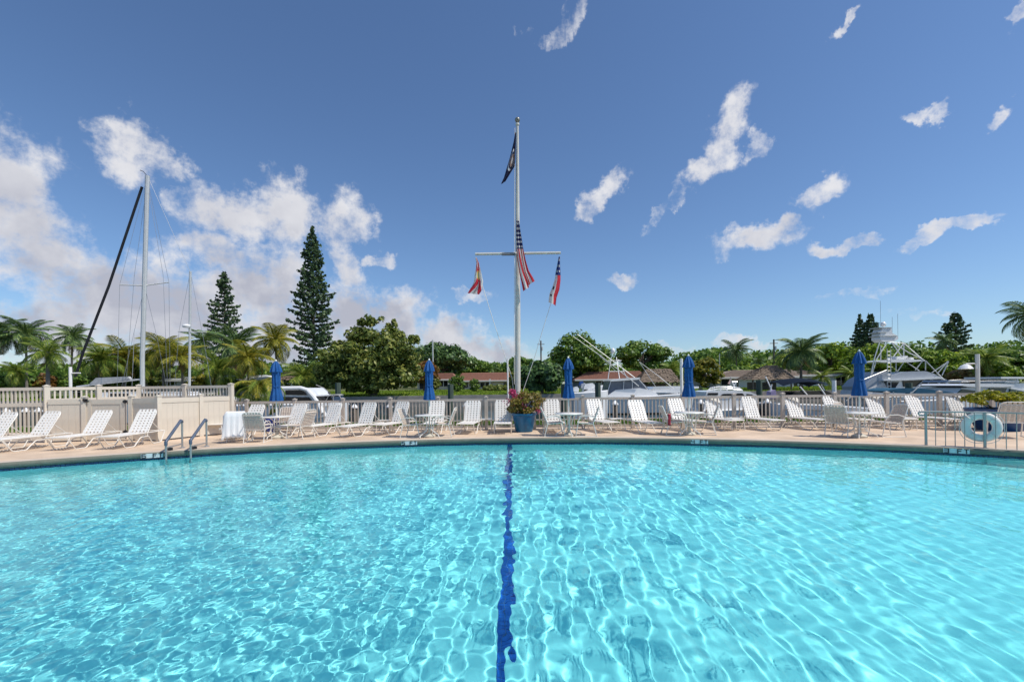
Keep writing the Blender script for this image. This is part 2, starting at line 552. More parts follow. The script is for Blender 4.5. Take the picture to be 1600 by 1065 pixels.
g_.cycles.is_caustics_receiver = True
for o_ in (pool_floor, pool_wall, pool_bench):
    o_.cycles.is_caustics_receiver = True

# water: a wavy sheet of real ripples
rng = np.random.RandomState(5)
nr = 600
f_ = np.linspace(0, 1, nr)
rr = 8.3 + (PR - 0.002 - 8.3) * (0.62 * f_ + 0.38 * f_ ** 2)
D2 = math.radians
tt = np.concatenate([np.linspace(D2(21), D2(52), 80, endpoint=False), np.linspace(D2(52), D2(128), 980, endpoint=False), np.linspace(D2(128), D2(159), 81)])
na = len(tt)
T, R_ = np.meshgrid(tt, rr)
X = PC.x + R_ * np.cos(T)
Y = PC.y + R_ * np.sin(T)
Z = np.zeros_like(X)


def waves(n, lam0, lam1, mean, spread, amp, power=1.0):
    z = np.zeros_like(X)
    for _ in range(n):
        lam = math.exp(rng.uniform(math.log(lam0), math.log(lam1)))
        a = rng.normal(mean, spread)
        k = 2 * PI / lam
        ph = rng.uniform(0, 2 * PI)
        z += amp * lam ** power * np.sin(k * (X * math.cos(a) + Y * math.sin(a)) + ph)
    return z


def smooth(a, b, x):
    t = np.clip((x - a) / (b - a), 0, 1)
    return t * t * (3 - 2 * t)


chop_zone = 0.12 + 0.88 * smooth(1.2, -1.8, X + 0.10 * (Y - 5))
chop_zone = np.maximum(chop_zone, 0.8 * smooth(7.5, 11.0, Y))
band_zone = 0.30 + 0.70 * smooth(-2.5, 0.2, X) * smooth(7.5, 2.0, X)
Z += band_zone * waves(34, 0.11, 0.31, 0.06, 0.28, 0.0074, 2.0)
Z += chop_zone * waves(48, 0.08, 0.19, 0.1, 1.0, 0.0100, 2.0)
Z += waves(12, 0.9, 2.6, 0.3, 0.8, 0.0010)
Z += 0.6 * waves(16, 0.14, 0.30, 0.2, 1.2, 0.0058, 2.0)
vs = np.stack([X.ravel(), Y.ravel(), Z.ravel() + WATER], -1)
idx = np.arange(nr * na).reshape(nr, na)
q = np.stack([idx[:-1, :-1], idx[:-1, 1:], idx[1:, 1:], idx[1:, :-1]], -1).reshape(-1, 4)
# orient upwards
q = q[:, ::-1]
me = bpy.data.meshes.new('pool_water')
me.vertices.add(len(vs))
me.vertices.foreach_set('co', vs.ravel())
me.loops.add(q.size)
me.loops.foreach_set('vertex_index', q.ravel().astype(np.int32))
me.polygons.add(len(q))
me.polygons.foreach_set('loop_start', np.arange(0, q.size, 4, dtype=np.int32))
me.update(calc_edges=True)
me.polygons.foreach_set('use_smooth', [True] * len(q))
wm = bpy.data.materials.new('pool_water')
wm.use_nodes = True
nt = wm.node_tree
nt.nodes.clear()
gl = N(nt, 'ShaderNodeBsdfGlass', i_IOR=1.33, i_Roughness=0.0, i_Color=(0.67, 0.965, 0.968, 1))
N(nt, 'ShaderNodeOutputMaterial', i_0=gl.outputs[0])
me.materials.append(wm)
water = ob('pool_water', me, kind='structure')
water.cycles.is_caustics_caster = True

# coping, waterline tiles and deck
cope = mat('grey_green_coping', (0.17, 0.18, 0.135), 0.7, var=0.25, vscale=2.0, bump=0.4, bscale=60, col2=(0.12, 0.125, 0.10))
lip = mat('cream_coping_top', (0.60, 0.50, 0.40), 0.8, var=0.15, vscale=3)
mb = MB()
prof = [(PR + 0.0, -0.145), (PR - 0.02, -0.135), (PR - 0.03, -0.06), (PR - 0.02, -0.02), (PR + 0.02, 0.0)]
for t in ARC:
    for r, z in prof:
        x, y = arc(r, t)
        mb.v.append((x, y, z))
k = len(prof)
for i in range(len(ARC) - 1):
    for j in range(k - 1):
        a = i * k + j
        mb.f.append((a, a + 1, a + k + 1, a + k))
        mb.mi.append(0)
struct('coping', mb, cope, 60)
mb = MB()
for t in ARC:
    for r in (PR + 0.02, PR + 0.34):
        x, y = arc(r, t)
        mb.v.append((x, y, 0.0))
for i in range(len(ARC) - 1):
    mb.f.append((2 * i, 2 * i + 1, 2 * i + 3, 2 * i + 2))
    mb.mi.append(0)
struct('coping_top', mb, lip, 60)
mb = MB()
nt_ = 420
for i in range(nt_):
    t = math.radians(40 + 100 * (i + 0.5) / nt_)
    x, y = arc(PR - 0.006, t)
    mb.box((x, y, -0.19), (0.012, PR * math.radians(100) / nt_ - 0.008, 0.085), t)
ob('waterline_tiles', mb.mesh('waterline_tiles', mat('navy_waterline_tile', (0.01, 0.035, 0.10), 0.25, var=0.4, vscale=9), 0), kind='stuff')


def deck_mat():
    m = bpy.data.materials.new('salmon_pavers')
    m.use_nodes = True
    nt = m.node_tree
    b = nt.nodes['Principled BSDF']
    t = N(nt, 'ShaderNodeTexCoord')
    br = N(nt, 'ShaderNodeTexBrick', i_Vector=t.outputs['Object'], i_Color1=(0.60, 0.45, 0.315, 1), i_Color2=(0.69, 0.525, 0.38, 1),
           i_Mortar=(0.46, 0.33, 0.24, 1), i_Scale=1.0, i_Mortar_Size=0.006, i_Brick_Width=0.40, i_Row_Height=0.20)
    nz = N(nt, 'ShaderNodeTexNoise', i_Vector=t.outputs['Object'], i_Scale=0.9, i_Detail=7.0)
    mx = N(nt, 'ShaderNodeMix', data_type='RGBA', blend_type='MULTIPLY', i_0=0.5, i_6=br.outputs[0])
    rp = N(nt, 'ShaderNodeMapRange', i_0=nz.outputs[0], i_1=0.3, i_2=0.7, i_3=0.55, i_4=1.2)
    cm = N(nt, 'ShaderNodeCombineColor', i_0=rp.outputs[0], i_1=rp.outputs[0], i_2=rp.outputs[0])
    nt.links.new(cm.outputs[0], mx.inputs[7])
    nt.links.new(mx.outputs[2], b.inputs['Base Color'])
    b.inputs['Roughness'].default_value = 0.85
    return m


FENCE_Y = lambda x: 17.12 - 0.052 * x - 0.0007 * x * x     # ground line of the low picket fence
mb = MB()
DECK_BACK = 18.6
for t in ARC:
    x, y = arc(PR + 0.34, t)
    s = (DECK_BACK - PC.y) / max(0.15, math.sin(t))
    far_ = arc(max(s, PR + 6), t)
    if far_[1] > DECK_BACK:
        far_ = (far_[0], DECK_BACK)
    mb.v += [(x, y, 0.0), (far_[0], far_[1], 0.0)]
for i in range(len(ARC) - 1):
    mb.f.append((2 * i, 2 * i + 1, 2 * i + 3, 2 * i + 2))
    mb.mi.append(0)
o = len(mb.v)
mb.v += [(-60, -6, 0), (60, -6, 0), (60, NEAR, 0), (-60, NEAR, 0)]
mb.f.append((o, o + 1, o + 2, o + 3))
mb.mi.append(0)
for sgn in (-1, 1):
    o = len(mb.v)
    xa = arc(PR + 6, ARC[0] if sgn > 0 else ARC[-1])[0]
    vs_ = [(xa * 0.88, NEAR, -0.004), (sgn * 60, NEAR, -0.004), (sgn * 60, DECK_BACK, -0.004), (sgn * 12, DECK_BACK, -0.004)]
    mb.v += vs_
    mb.f.append((o, o + 1, o + 2, o + 3))
    mb.mi.append(0)
struct('pool_deck', mb, deck_mat(), 0)

# ------------------------------------------------------------------ grass strip, canal, far bank
grass_g = mat('lawn_soil', (0.085, 0.11, 0.025), 0.95, var=0.45, vscale=0.6, col2=(0.14, 0.14, 0.04))
mb = MB()
mb.box((0, 19.8, -0.5), (160, 2.4, 0.96))
struct('lawn_strip', mb, grass_g, 0)
mb = MB()
mb.box((0, 21.25, -0.75), (160, 0.5, 1.56))
struct('seawall', mb, concrete, 0)
cw = mat('canal_water', (0.015, 0.045, 0.045), 0.06, var=0.3, vscale=0.3)
nt = cw.node_tree
tcx = N(nt, 'ShaderNodeTexCoord')
nzx = N(nt, 'ShaderNodeTexNoise', i_Vector=tcx.outputs['Object'], i_Scale=1.6, i_Detail=5.0)
bpx = N(nt, 'ShaderNodeBump', i_Strength=0.25, i_Distance=0.15, i_Height=nzx.outputs[0])
nt.links.new(bpx.outputs[0], nt.nodes['Principled BSDF'].inputs['Normal'])
mb = MB()
mb.box((0, 45, -1.4), (1600, 60, 0.9))
struct('canal_water', mb, cw, 0)
mb = MB()
BANK = [(57.0, 0.40), (60, 0.45), (75, 0.70), (100, 0.9), (160, 1.0), (1500, 1.0)]
for y_, z_ in BANK:
    mb.v += [(-1500, y_, z_), (1500, y_, z_)]
for i in range(len(BANK) - 1):
    mb.f.append((2 * i, 2 * i + 1, 2 * i + 3, 2 * i + 2))
    mb.mi.append(0)
struct('far_lawn', mb, grass_g, 0)
bank_z = lambda y_: float(np.interp(y_, [b_[0] for b_ in BANK], [b_[1] for b_ in BANK]))
mb = MB()
mb.box((0, 56.75, -0.4), (1600, 0.5, 1.64))
struct('far_seawall', mb, concrete, 0)


# ------------------------------------------------------------------ foliage tools
def quads_mesh(name, cen, nor, size, mats, rs, aspect=0.6, extra=None):
    """many leaf-sized faces"""
    n = len(cen)
    up = rs.normal(size=(n, 3))
    a = np.cross(nor, up)
    a /= np.linalg.norm(a, axis=1, keepdims=True) + 1e-9
    b = np.cross(nor, a)
    sz = (size * rs.uniform(0.6, 1.3, n))[:, None]
    p0 = cen - a * sz
    p1 = cen + b * sz * aspect + nor * sz * 0.12
    p2 = cen + a * sz
    p3 = cen - b * sz * aspect + nor * sz * 0.12
    v = np.stack([p0, p1, p2, p3], 1).reshape(-1, 3)
    me = bpy.data.meshes.new(name)
    me.vertices.add(4 * n)
    me.vertices.foreach_set('co', v.ravel())
    me.loops.add(4 * n)
    me.loops.foreach_set('vertex_index', np.arange(4 * n, dtype=np.int32))
    me.polygons.add(n)
    me.polygons.foreach_set('loop_start', np.arange(0, 4 * n, 4, dtype=np.int32))
    me.update(calc_edges=True)
    for m in (mats if isinstance(mats, (list, tuple)) else [mats]):
        me.materials.append(m)
    if extra is not None:
        me.polygons.foreach_set('material_index', extra)
    return me


def crown_points(rs, n, rx, ry, rz, clumps, lump=0.34, flat=0.75, full=False):
    """leaves in clumps that fill an uneven ellipsoid (centre at the origin)"""
    d = rs.normal(size=(clumps, 3))
    d /= np.linalg.norm(d, axis=1, keepdims=True)
    if not full:
        d[:, 2] = np.where(d[:, 2] < -0.45, -d[:, 2] * 0.5, d[:, 2])
    rad = rs.uniform(0.45, 0.95, clumps) ** 0.7
    c = d * rad[:, None] * np.array([rx, ry, rz]) * 0.86
    cr = rs.uniform(0.55, 1.25, clumps) * lump * (rx * ry * rz) ** (1 / 3)
    k = rs.randint(0, clumps, n)
    u = rs.normal(size=(n, 3))
    u /= np.linalg.norm(u, axis=1, keepdims=True)
    u[:, 2] = np.where(u[:, 2] < -0.3, u[:, 2] * 0.5, u[:, 2])
    pos = c[k] + u * (cr[k] * rs.uniform(0.55, 1.05, n))[:, None] * np.array([1, 1, flat])
    nor = u + rs.normal(size=(n, 3)) * 0.45 + np.array([0, 0, 0.25])
    nor /= np.linalg.norm(nor, axis=1, keepdims=True)
    return pos, nor, c


def tree(label, cx, top, width, Yd, m, seed, cat='tree', name='broadleaf_tree', group='trees beyond the canal', n=5000, leaf=0.22, bot=None,
         clumps=46, depth=0.8, base_z=None, lump=0.34, lobes=()):
    rs = np.random.RandomState(seed)
    gz = bank_z(Yd) if base_z is None else base_z
    pt = P(cx, top, Yd)
    rx = width / 2 / F * Yd
    zb = P(cx, bot, Yd).z if bot else gz + 0.25 * (pt.z - gz)
    rz = (pt.z - zb) / 2
    base = Vector((pt.x, Yd, gz - 0.05))
    t = thing(name, label, cat, base, 0, group)
    pos, nor, cl = crown_points(rs, n, rx, rx * depth, rz, clumps, lump, full=True)
    pos[:, 2] += zb + rz - base.z
    for lx, lt, lw, lb, ln_ in lobes:
        q_, r_ = P(lx, lt, Yd), P(lx, lb, Yd)
        hw, hz_ = lw / 2 / F * Yd, (q_.z - r_.z) / 2
        p2, n2, _c = crown_points(rs, ln_, hw, hw, hz_, 26, lump, full=True)
        p2 += np.array([q_.x - base.x, rs.uniform(-1, 1), r_.z + hz_ - base.z])
        pos, nor = np.concatenate([pos, p2]), np.concatenate([nor, n2])
    pos[:, 2] = np.maximum(pos[:, 2], 0.05)
    ob('crown', quads_mesh('crown', pos, nor, leaf, m, rs), t)
    mb = MB()
    hz = zb + rz - base.z
    rt = max(0.05, 0.035 * rx + 0.03 * hz)
    mb.tube([(0, 0, 0), (rt * 0.4, 0, hz * 0.35), (-rt * 0.3, 0, hz * 0.75), (0, 0, hz * 1.1)], [rt * 1.3, rt, rt * 0.8, rt * 0.35], 8)
    for c in cl[::max(1, len(cl) // 9)]:
        st = Vector((0, 0, hz * rs.uniform(0.35, 0.8)))
        en = Vector((c[0], c[1], c[2] + hz)) * 1.0
        mid = st.lerp(en, 0.5) + Vector((0, 0, 0.12 * rx))
        mb.tube([st, mid, en], [rt * 0.55, rt * 0.35, rt * 0.12], 5)
    ob('trunk', mb.mesh('trunk', bark), t)
    return t


def frond_mesh(name, L, lift, droop, leaflets, ll, m, rs, hang=0.5, thin=0.045):
    """one palm frond along +x: a bowed rib with drooping leaflets"""
    mb = MB()
    n = 14
    pts = []
    x = z = 0.0
    ang = lift
    for i in range(n + 1):
        pts.append(Vector((x, 0, z)))
        ds = L / n
        x += math.cos(ang) * ds
        z += math.sin(ang) * ds
        ang -= droop / n * (0.5 + i / n)
    mb.tube(pts, [0.035 * (1 - i / (n + 1)) + 0.006 for i in range(n + 1)], 4)
    for s in (-1, 1):
        for i in range(leaflets):
            f = 0.10 + 0.90 * (i + rs.uniform(-.3, .3)) / leaflets
            f = min(max(f, 0), 0.995)
            k = f * n
            a = int(k)
            p = pts[a].lerp(pts[a + 1], k - a)
            d = (pts[a + 1] - pts[a]).normalized()
            w = ll * (0.45 + 0.9 * math.sin(PI * min(1, f * 0.9 + 0.12)) ** 0.8) * rs.uniform(0.85, 1.1)
            side_ = Vector((0, s, 0))
            out = (side_ * 0.8 + d * (0.45 + 0.5 * f) + Vector((0, 0, 0.15 - hang * 0.5))).normalized()
            m1 = p + out * w * 0.5
            m2 = m1 + (out + Vector((0, 0, -hang))).normalized() * w * 0.5
            wd = d * thin
            mb.add([p - wd * 0.5, p + wd * 0.5, m1 + wd, m2, m1 - wd], [(0, 1, 2, 4), (4, 2, 3)])
    return mb.mesh(name, m, 0)


rs0 = np.random.RandomState(3)
FR = {}
for key, m in (('g', L_palm), ('y', L_palmy), ('d', L_palmd)):
    FR[key] = [frond_mesh('frond', 1.0, li, dr, 36, 0.30, m, rs0, hg, 0.012) for li, dr, hg in
               ((0.25, 1.1, 0.5), (0.15, 1.6, 0.8), (0.35, 0.9, 0.45), (0.1, 2.0, 1.0))]
FR['dead'] = [frond_mesh('frond', 1.0, -0.1, 1.3, 22, 0.24, L_dead, rs0, 1.2, 0.016)]
FR['date'] = [frond_mesh('frond', 1.0, 0.3, 2.3, 44, 0.20, L_palmy, rs0, 0.5, 0.009), frond_mesh('frond', 1.0, 0.2, 2.7, 44, 0.20, L_palm, rs0, 0.5, 0.009)]


def palm(label, cx, cy, rpx, Yd, kind='g', seed=0, n=21, lean=0.0, name='coconut_palm', base_z=None, dead=2, group='palms beyond the canal', trunk_r=0.14, up=0.95):
    rs = np.random.RandomState(seed + 100)
    gz = bank_z(Yd) if base_z is None else base_z
    c = P(cx, cy, Yd)
    L = rpx / F * Yd * 1.04
    base = Vector((c.x + lean, Yd + rs.uniform(-.3, .3), gz - 0.05))
    t = thing(name, label, 'palm tree', base, 0, group)
    top = c - base
    mb = MB()
    pts = [Vector((0, 0, 0)), Vector((top.x * 0.15, 0, top.z * 0.3)), Vector((top.x * 0.5, 0, top.z * 0.65)), Vector((top.x, top.y, top.z))]
    mb.tube(pts, [trunk_r * 1.5, trunk_r, trunk_r * 0.9, trunk_r * 0.8], 8)
    mb.sphere(tuple(top), trunk_r * 1.6, 8, 5)
    ob('trunk', mb.mesh('trunk', palm_bark), t)
    for i in range(n + dead):
        dd = i >= n
        f = (i + 0.5) / n
        e = (1.25 - 1.75 * min(f, 1)) * up if not dd else -1.15
        a = i * 2.39996 + rs.uniform(-.25, .25)
        ms = FR['dead'] if dd else FR[kind]
        me_ = ms[rs.randint(len(ms))] if kind == 'date' or dd else ms[(0 if f < .35 else 1 if f < .7 else 3) if rs.rand() < .75 else 2]
        s = L * rs.uniform(0.85, 1.12) * (0.8 if f < .1 or dd else 1)
        ob('frond', me_, t, tuple(top), (rs.uniform(-.3, .3), -e + 0.25, a), (s, s, s))
    return t


def norfolk(label, cx, top, bot, wid, Yd, seed, gaps=0.0, step=0.82):
    rs = np.random.RandomState(seed)
    pt = P(cx, top, Yd)
    gz = bank_z(Yd)
    base = Vector((pt.x, Yd, gz - 0.05))
    t = thing('norfolk_pine', label, 'tree', base, 0, 'norfolk pines beyond the canal')
    Hh = pt.z - base.z
    mb = MB()
    mb.tube([(0, 0, 0), (0, 0, Hh * 0.5), (0, 0, Hh)], [0.30, 0.2, 0.03], 8)
    ob('trunk', mb.mesh('trunk', bark), t)
    zb = P(cx, bot, Yd).z - base.z
    rmax = wid / 2 / F * Yd
    cen, nor, limb = [], [], MB()
    z = zb
    while z < Hh - 0.2:
        f = (z - zb) / (Hh - zb)
        rad = rmax * min(1.0, (1 - f) * 2.0 + 0.015) ** 0.8 * rs.uniform(0.72, 1.12)
        nb = 7
        a0 = rs.uniform(0, 6.28)
        for k in range(nb):
            if rs.rand() < gaps:
                continue
            a = a0 + k * 2 * PI / nb + rs.uniform(-.15, .15)
            r = rad * rs.uniform(0.6, 1.15)
            limb.tube([(0, 0, z), (r * .5 * math.cos(a), r * .5 * math.sin(a), z - 0.05 * r), (r * math.cos(a), r * math.sin(a), z + 0.10 * r)], [0.05, 0.04, 0.015], 4)
            m_ = max(6, int(r * 17))
            q_ = np.sqrt(rs.uniform(0.03, 1.0, m_))
            zz = z - 0.05 * r + 0.16 * r * q_ ** 2
            sp = 0.22 * r * (0.5 + q_ * 0.5)
            off_ = rs.normal(size=m_) * sp * 0.5
            cen.append(np.stack([q_ * r * math.cos(a) - off_ * math.sin(a), q_ * r * math.sin(a) + off_ * math.cos(a), zz + 0.14 + rs.normal(size=m_) * 0.11], -1))
            nor.append(rs.normal(size=(m_, 3)) * np.array([1, 1, 0.6]))
        z += step * rs.uniform(0.8, 1.2) * (1 - 0.45 * f)
    cen, nor = np.concatenate(cen), np.concatenate(nor)
    nor /= np.linalg.norm(nor, axis=1, keepdims=True)
    ob('crown', quads_mesh('crown', cen, nor, 0.24, L_pine, rs, 0.7), t)
    ob('limbs', limb.mesh('limbs', bark), t, kind='stuff')
    return t

# ------------------------------------------------------------------ buildings beyond the canal
def house(name, label, Yd, walls, roof, roofm, wallm, depth=9.0, windows=(), columns=(), group=None, extra=None):
    """walls / windows / columns: pixel rectangles x0, y0, x1, y1 on the front; roof: pixel outline"""
    c = P((walls[0] + walls[2]) / 2, walls[3], Yd)
    t = thing(name, label, 'house', (c.x, Yd, c.z), 0, group)
    mb = MB()
    a, b = P(walls[0], walls[1], Yd), P(walls[2], walls[3], Yd)
    zt = (P(walls[0], walls[1], Yd).z + P(walls[2], walls[1], Yd).z) / 2
    mb.box(((a.x + b.x) / 2, Yd + depth / 2, (zt + c.z) / 2 - 0.4), (b.x - a.x, depth, zt - c.z + 0.8))
    part('wall', mb, wallm, t)
    # hipped roof from its eave line and ridge
    x0, x1, ye, rx0, rx1, yr = roof
    e0, e1 = P(x0, ye, Yd - 0.6), P(x1, ye, Yd - 0.6)
    ze = (e0.z + e1.z) / 2
    r0, r1 = P(rx0, yr, Yd + depth / 2), P(rx1, yr, Yd + depth / 2)
    zr = (r0.z + r1.z) / 2
    yb = Yd + depth + 0.6
    mb = MB()
    vs_ = [(e0.x, Yd - 0.6, ze), (e1.x, Yd - 0.6, ze), (e1.x, yb, ze), (e0.x, yb, ze), (r0.x, Yd + depth / 2, zr), (r1.x, Yd + depth / 2, zr)]
    vs_ += [(x, y, z - 0.22) for x, y, z in vs_[:4]]
    mb.add(vs_, [(0, 1, 5, 4), (1, 2, 5), (2, 3, 4, 5), (3, 0, 4), (6, 7, 1, 0), (7, 8, 2, 1), (8, 9, 3, 2), (9, 6, 0, 3), (9, 8, 7, 6)])
    # tile courses standing proud of the roof plane
    rf = part('roof', mb, roofm, t, ang=0)
    course = MB()
    for k in range(1, 9):
        f = k / 9
        p = Vector(vs_[0]).lerp(Vector(vs_[4]), f) + Vector((0.06, -0.03, 0.04))
        q_ = Vector(vs_[1]).lerp(Vector(vs_[5]), f) + Vector((-0.06, -0.03, 0.04))
        course.beam(p, q_, 0.16, 0.06)
    part('roof_course', course, roofm, rf, kind='stuff', ang=0)
    fb_ = MB()
    fb_.box(((e0.x + e1.x) / 2, Yd - 0.66, ze - 0.10), (e1.x - e0.x, 0.08, 0.26))
    part('fascia', fb_, mat('white_trim', (0.7, 0.68, 0.64), 0.6, var=0.1), t, ang=0)
    for w in windows:
        a, b = P(w[0], w[1], Yd), P(w[2], w[3], Yd)
        m = MB()
        m.box(((a.x + b.x) / 2, Yd - 0.03, (a.z + b.z) / 2), (b.x - a.x, 0.10, a.z - b.z))
        f_ = part('window', m, mat('white_trim', (0.7, 0.68, 0.64), 0.6, var=0.1), t, ang=0)
        m = MB()
        nx_ = max(1, round((b.x - a.x) / 1.1))
        for i in range(nx_):
            w_ = (b.x - a.x) / nx_
            m.box((a.x + (i + 0.5) * w_, Yd - 0.06, (a.z + b.z) / 2), (w_ - 0.14, 0.08, a.z - b.z - 0.16))
        g = ob('pane', m.mesh('pane', smoked, 0, base=t.location), f_)
    for cpx in columns:
        a, b = P(cpx[0], cpx[1], Yd - 0.5), P(cpx[2], cpx[3], Yd - 0.5)
        m = MB()
        m.box(((a.x + b.x) / 2, Yd - 0.45, (a.z + b.z) / 2), (b.x - a.x, 0.25, a.z - b.z))
        part('column', m, wstucco, t, ang=0)
    if extra:
        extra(t)
    return t


house('house', 'long low house with terracotta roof and screened porch left of the flagpole', 92, (716, 593, 800, 612), (712, 812, 594, 722, 800, 582), terracotta, stucco, 10,
      [(742, 597, 766, 605), (786, 596, 800, 603), (724, 597, 732, 606)], [(764, 592, 767, 606), (738, 593, 740, 606), (722, 594, 723.5, 607)], 'houses beyond the canal')
house('house', 'house wing with wavy terracotta roof and white porch behind the second parasol', 88, (652, 592, 704, 612), (648, 712, 592.5, 660, 708, 583), terracotta, stucco, 8,
      [(686, 594, 700, 604), (655, 596, 664, 608)], [(672, 592, 674, 610), (683, 592, 684.5, 607), (700, 592, 702, 607)], 'houses beyond the canal')
house('house', 'small red roofed house behind the fishing yacht with outriggers', 78, (905, 592, 1005, 610), (898, 1012, 592, 918, 1000, 580), terracotta, mat('grey_stucco', (0.30, 0.33, 0.33), 0.85, var=0.15), 9,
      [(930, 595, 950, 604), (960, 595, 975, 604)], (), 'houses beyond the canal')
house('house', 'white house with tan hipped roof left of the round thatched hut', 72, (1118, 588, 1240, 608), (1110, 1250, 588.5, 1146, 1236, 577.5), tanroof, wstucco, 10,
      [(1195, 592, 1212, 602), (1126, 592, 1140, 602)], (), 'houses beyond the canal')
house('house', 'white house with grey shuttered doors right of the small palm', 74, (1246, 585, 1345, 606), (1240, 1352, 585, 1252, 1340, 577), tanroof, wstucco, 9,
      [(1305, 588, 1322, 605), (1260, 590, 1272, 600)], (), 'houses beyond the canal')
house('house', 'flat white house behind the coconut palms left of the date palm', 66, (345, 592, 420, 612), (340, 426, 591, 352, 414, 586), wstucco, wstucco, 8,
      [(352, 596, 366, 606), (372, 594, 384, 610)], (), 'houses beyond the canal')
house('house', 'low white house seen under palm fronds behind the tall mast', 66, (196, 594, 285, 612), (190, 292, 593.5, 200, 282, 588), wstucco, wstucco, 8,
      [(215, 597, 232, 606), (250, 597, 268, 606)], (), 'houses beyond the canal')


def tiki(label, Yd, x0, x1, ye, rx0, rx1, yr, depth, posts, seed):
    rs = np.random.RandomState(seed)
    a, b = P(x0, ye, Yd), P(x1, ye, Yd)
    gz = bank_z(Yd)
    t = thing('tiki_hut', label, 'thatched hut', ((a.x + b.x) / 2, Yd + depth / 2, gz - 0.05), 0, 'thatched huts beyond the canal')
    r0, r1 = P(rx0, yr, Yd + depth / 2), P(rx1, yr, Yd + depth / 2)
    ze = (a.z + b.z) / 2
    mb = MB()
    ym = Yd + depth / 2
    lays = 9
    # overlapping ragged thatch courses
    for k in range(lays):
        f0, f1 = k / lays, min(1.0, (k + 1.5) / lays)
        for e in range(4):
            cor = [(a.x, Yd), (b.x, Yd), (b.x, Yd + depth), (a.x, Yd + depth)]
            p, q_ = cor[e], cor[(e + 1) % 4]
            tp = [(r0.x, ym), (r1.x, ym)]
            tpa = tp[0] if p[0] < (a.x + b.x) / 2 else tp[1]
            tpb = tp[0] if q_[0] < (a.x + b.x) / 2 else tp[1]
            n = 22
            for i in range(n):
                pts = []
                for s_, f in ((i / n, f0), ((i + 1) / n, f0), ((i + 1) / n, f1), (i / n, f1)):
                    bx = p[0] + (q_[0] - p[0]) * s_, p[1] + (q_[1] - p[1]) * s_
                    tx = tpa[0] + (tpb[0] - tpa[0]) * s_, tpa[1] + (tpb[1] - tpa[1]) * s_
                    z = ze + (r0.z - ze) * f
                    lift = 0.10 if f == f0 else 0.0
                    pts.append([bx[0] + (tx[0] - bx[0]) * f, bx[1] + (tx[1] - bx[1]) * f, z + lift])
                d = rs.uniform(0.0, 0.16)
                for j in (0, 1):
                    pts[j][2] -= d - 0.04
                jit = rs.uniform(-.03, .05)
                mb.add([(x, y, z + jit) for x, y, z in pts], [(0, 1, 2, 3)])
    part('thatch_roof', mb, thatch, t, kind='stuff', ang=0)
    for px in posts:
        for yy in (Yd + 0.5, Yd + depth - 0.5):
            q_ = P(px, ye, Yd)
            m = MB()
            m.tube([(q_.x, yy, gz - 0.05), (q_.x, yy, ze + 0.25)], 0.09, 7)
            part('post', m, wood, t)
    m = MB()
    m.box(((a.x + b.x) / 2, Yd + depth * 0.6, gz + 0.55), ((b.x - a.x) * 0.6, 0.7, 1.1))
    part('bar_counter', m, wood, t, ang=0)
    return t


tiki('broad rectangular thatched hut behind the slim white post', 60, 998, 1064, 597.5, 1010, 1048, 576.5, 4.5, (1003, 1022, 1042, 1060), 1)
tiki('round topped thatched hut in front of the white house', 58, 1174, 1246, 593, 1196, 1214, 570.5, 5.0, (1180, 1205, 1240), 2)
tiki('small thatched roof partly hidden behind the date palm', 62, 432, 486, 594, 446, 470, 580, 4.5, (438, 480), 3)

# ------------------------------------------------------------------ trees beyond the canal
norfolk('tall narrow norfolk pine, the tallest tree of all', 488, 355, 590, 66, 78, 11, 0.05)
norfolk('shorter sparse norfolk pine right of the radar mast', 350, 424, 580, 54, 82, 12, 0.30)
norfolk('slim norfolk pine, left one of the pair beside the tuna tower', 1343, 492, 575, 28, 92, 13, 0.1)
norfolk('dense norfolk pine, right one of the pair beside the tuna tower', 1360, 490, 575, 40, 90, 14, 0.02)
norfolk('dark norfolk pine alone above the right hedge of trees', 1492, 486, 570, 44, 88, 15, 0.06)

palm('coconut palm with its crown cut by the left edge', -4, 520, 44, 62, 'd', 1)
palm('tall green coconut palm, first full crown from the left', 40, 522, 40, 62, 'd', 2)
palm('yellow green palm with thick grey trunk left of the dark sail', 75, 552, 36, 52, 'g', 3, trunk_r=0.2)
palm('dark coconut palm standing between grey trunk palm and furled sail', 114, 526, 34, 66, 'd', 4)
palm('low bright palm near the left edge below the tall crowns', 25, 580, 28, 58, 'g', 5)
palm('bushy palm just right of the furled dark sail', 158, 560, 40, 60, 'g', 6)
palm('yellowing palm between the furled sail and the tall mast', 196, 556, 40, 62, 'y', 7)
palm('golden coconut palm just right of the tall mast', 256, 545, 42, 60, 'y', 8)
palm('yellow palm with drooping orange frond left of the radar mast', 284, 558, 38, 58, 'y', 9)
palm('dark palm crown behind the radar mast', 318, 532, 30, 74, 'd', 10)
palm('wide dark coconut palm in front of the sparse norfolk pine', 368, 540, 48, 66, 'd', 11)
palm('yellow fronded palm in front of the wide dark palm', 388, 560, 42, 58, 'y', 12)
palm('upright golden palm above the first blue parasol', 430, 532, 40, 62, 'y', 13)
palm('olive palm below the tallest norfolk pine', 474, 588, 40, 58, 'g', 14)
palm('green palm filling the gap left of the radar mast', 228, 566, 36, 64, 'g', 25)
palm('low palm under the sparse norfolk pine', 340, 575, 36, 60, 'g', 26)
palm('tiny dark palm on the skyline left of the flagpole', 766, 576, 16, 120, 'd', 15)
palm('tall dark palm above the white house roof', 1150, 545, 24, 86, 'd', 16)
palm('small palm behind the slim white post', 1050, 578, 22, 72, 'g', 17)
palm('large coconut palm with drooping dry frond over the bimini boat', 1253, 548, 42, 60, 'd', 18, trunk_r=0.17)
palm('short green palm in front of the white shuttered house', 1285, 588, 24, 59, 'g', 19, n=14, dead=0)
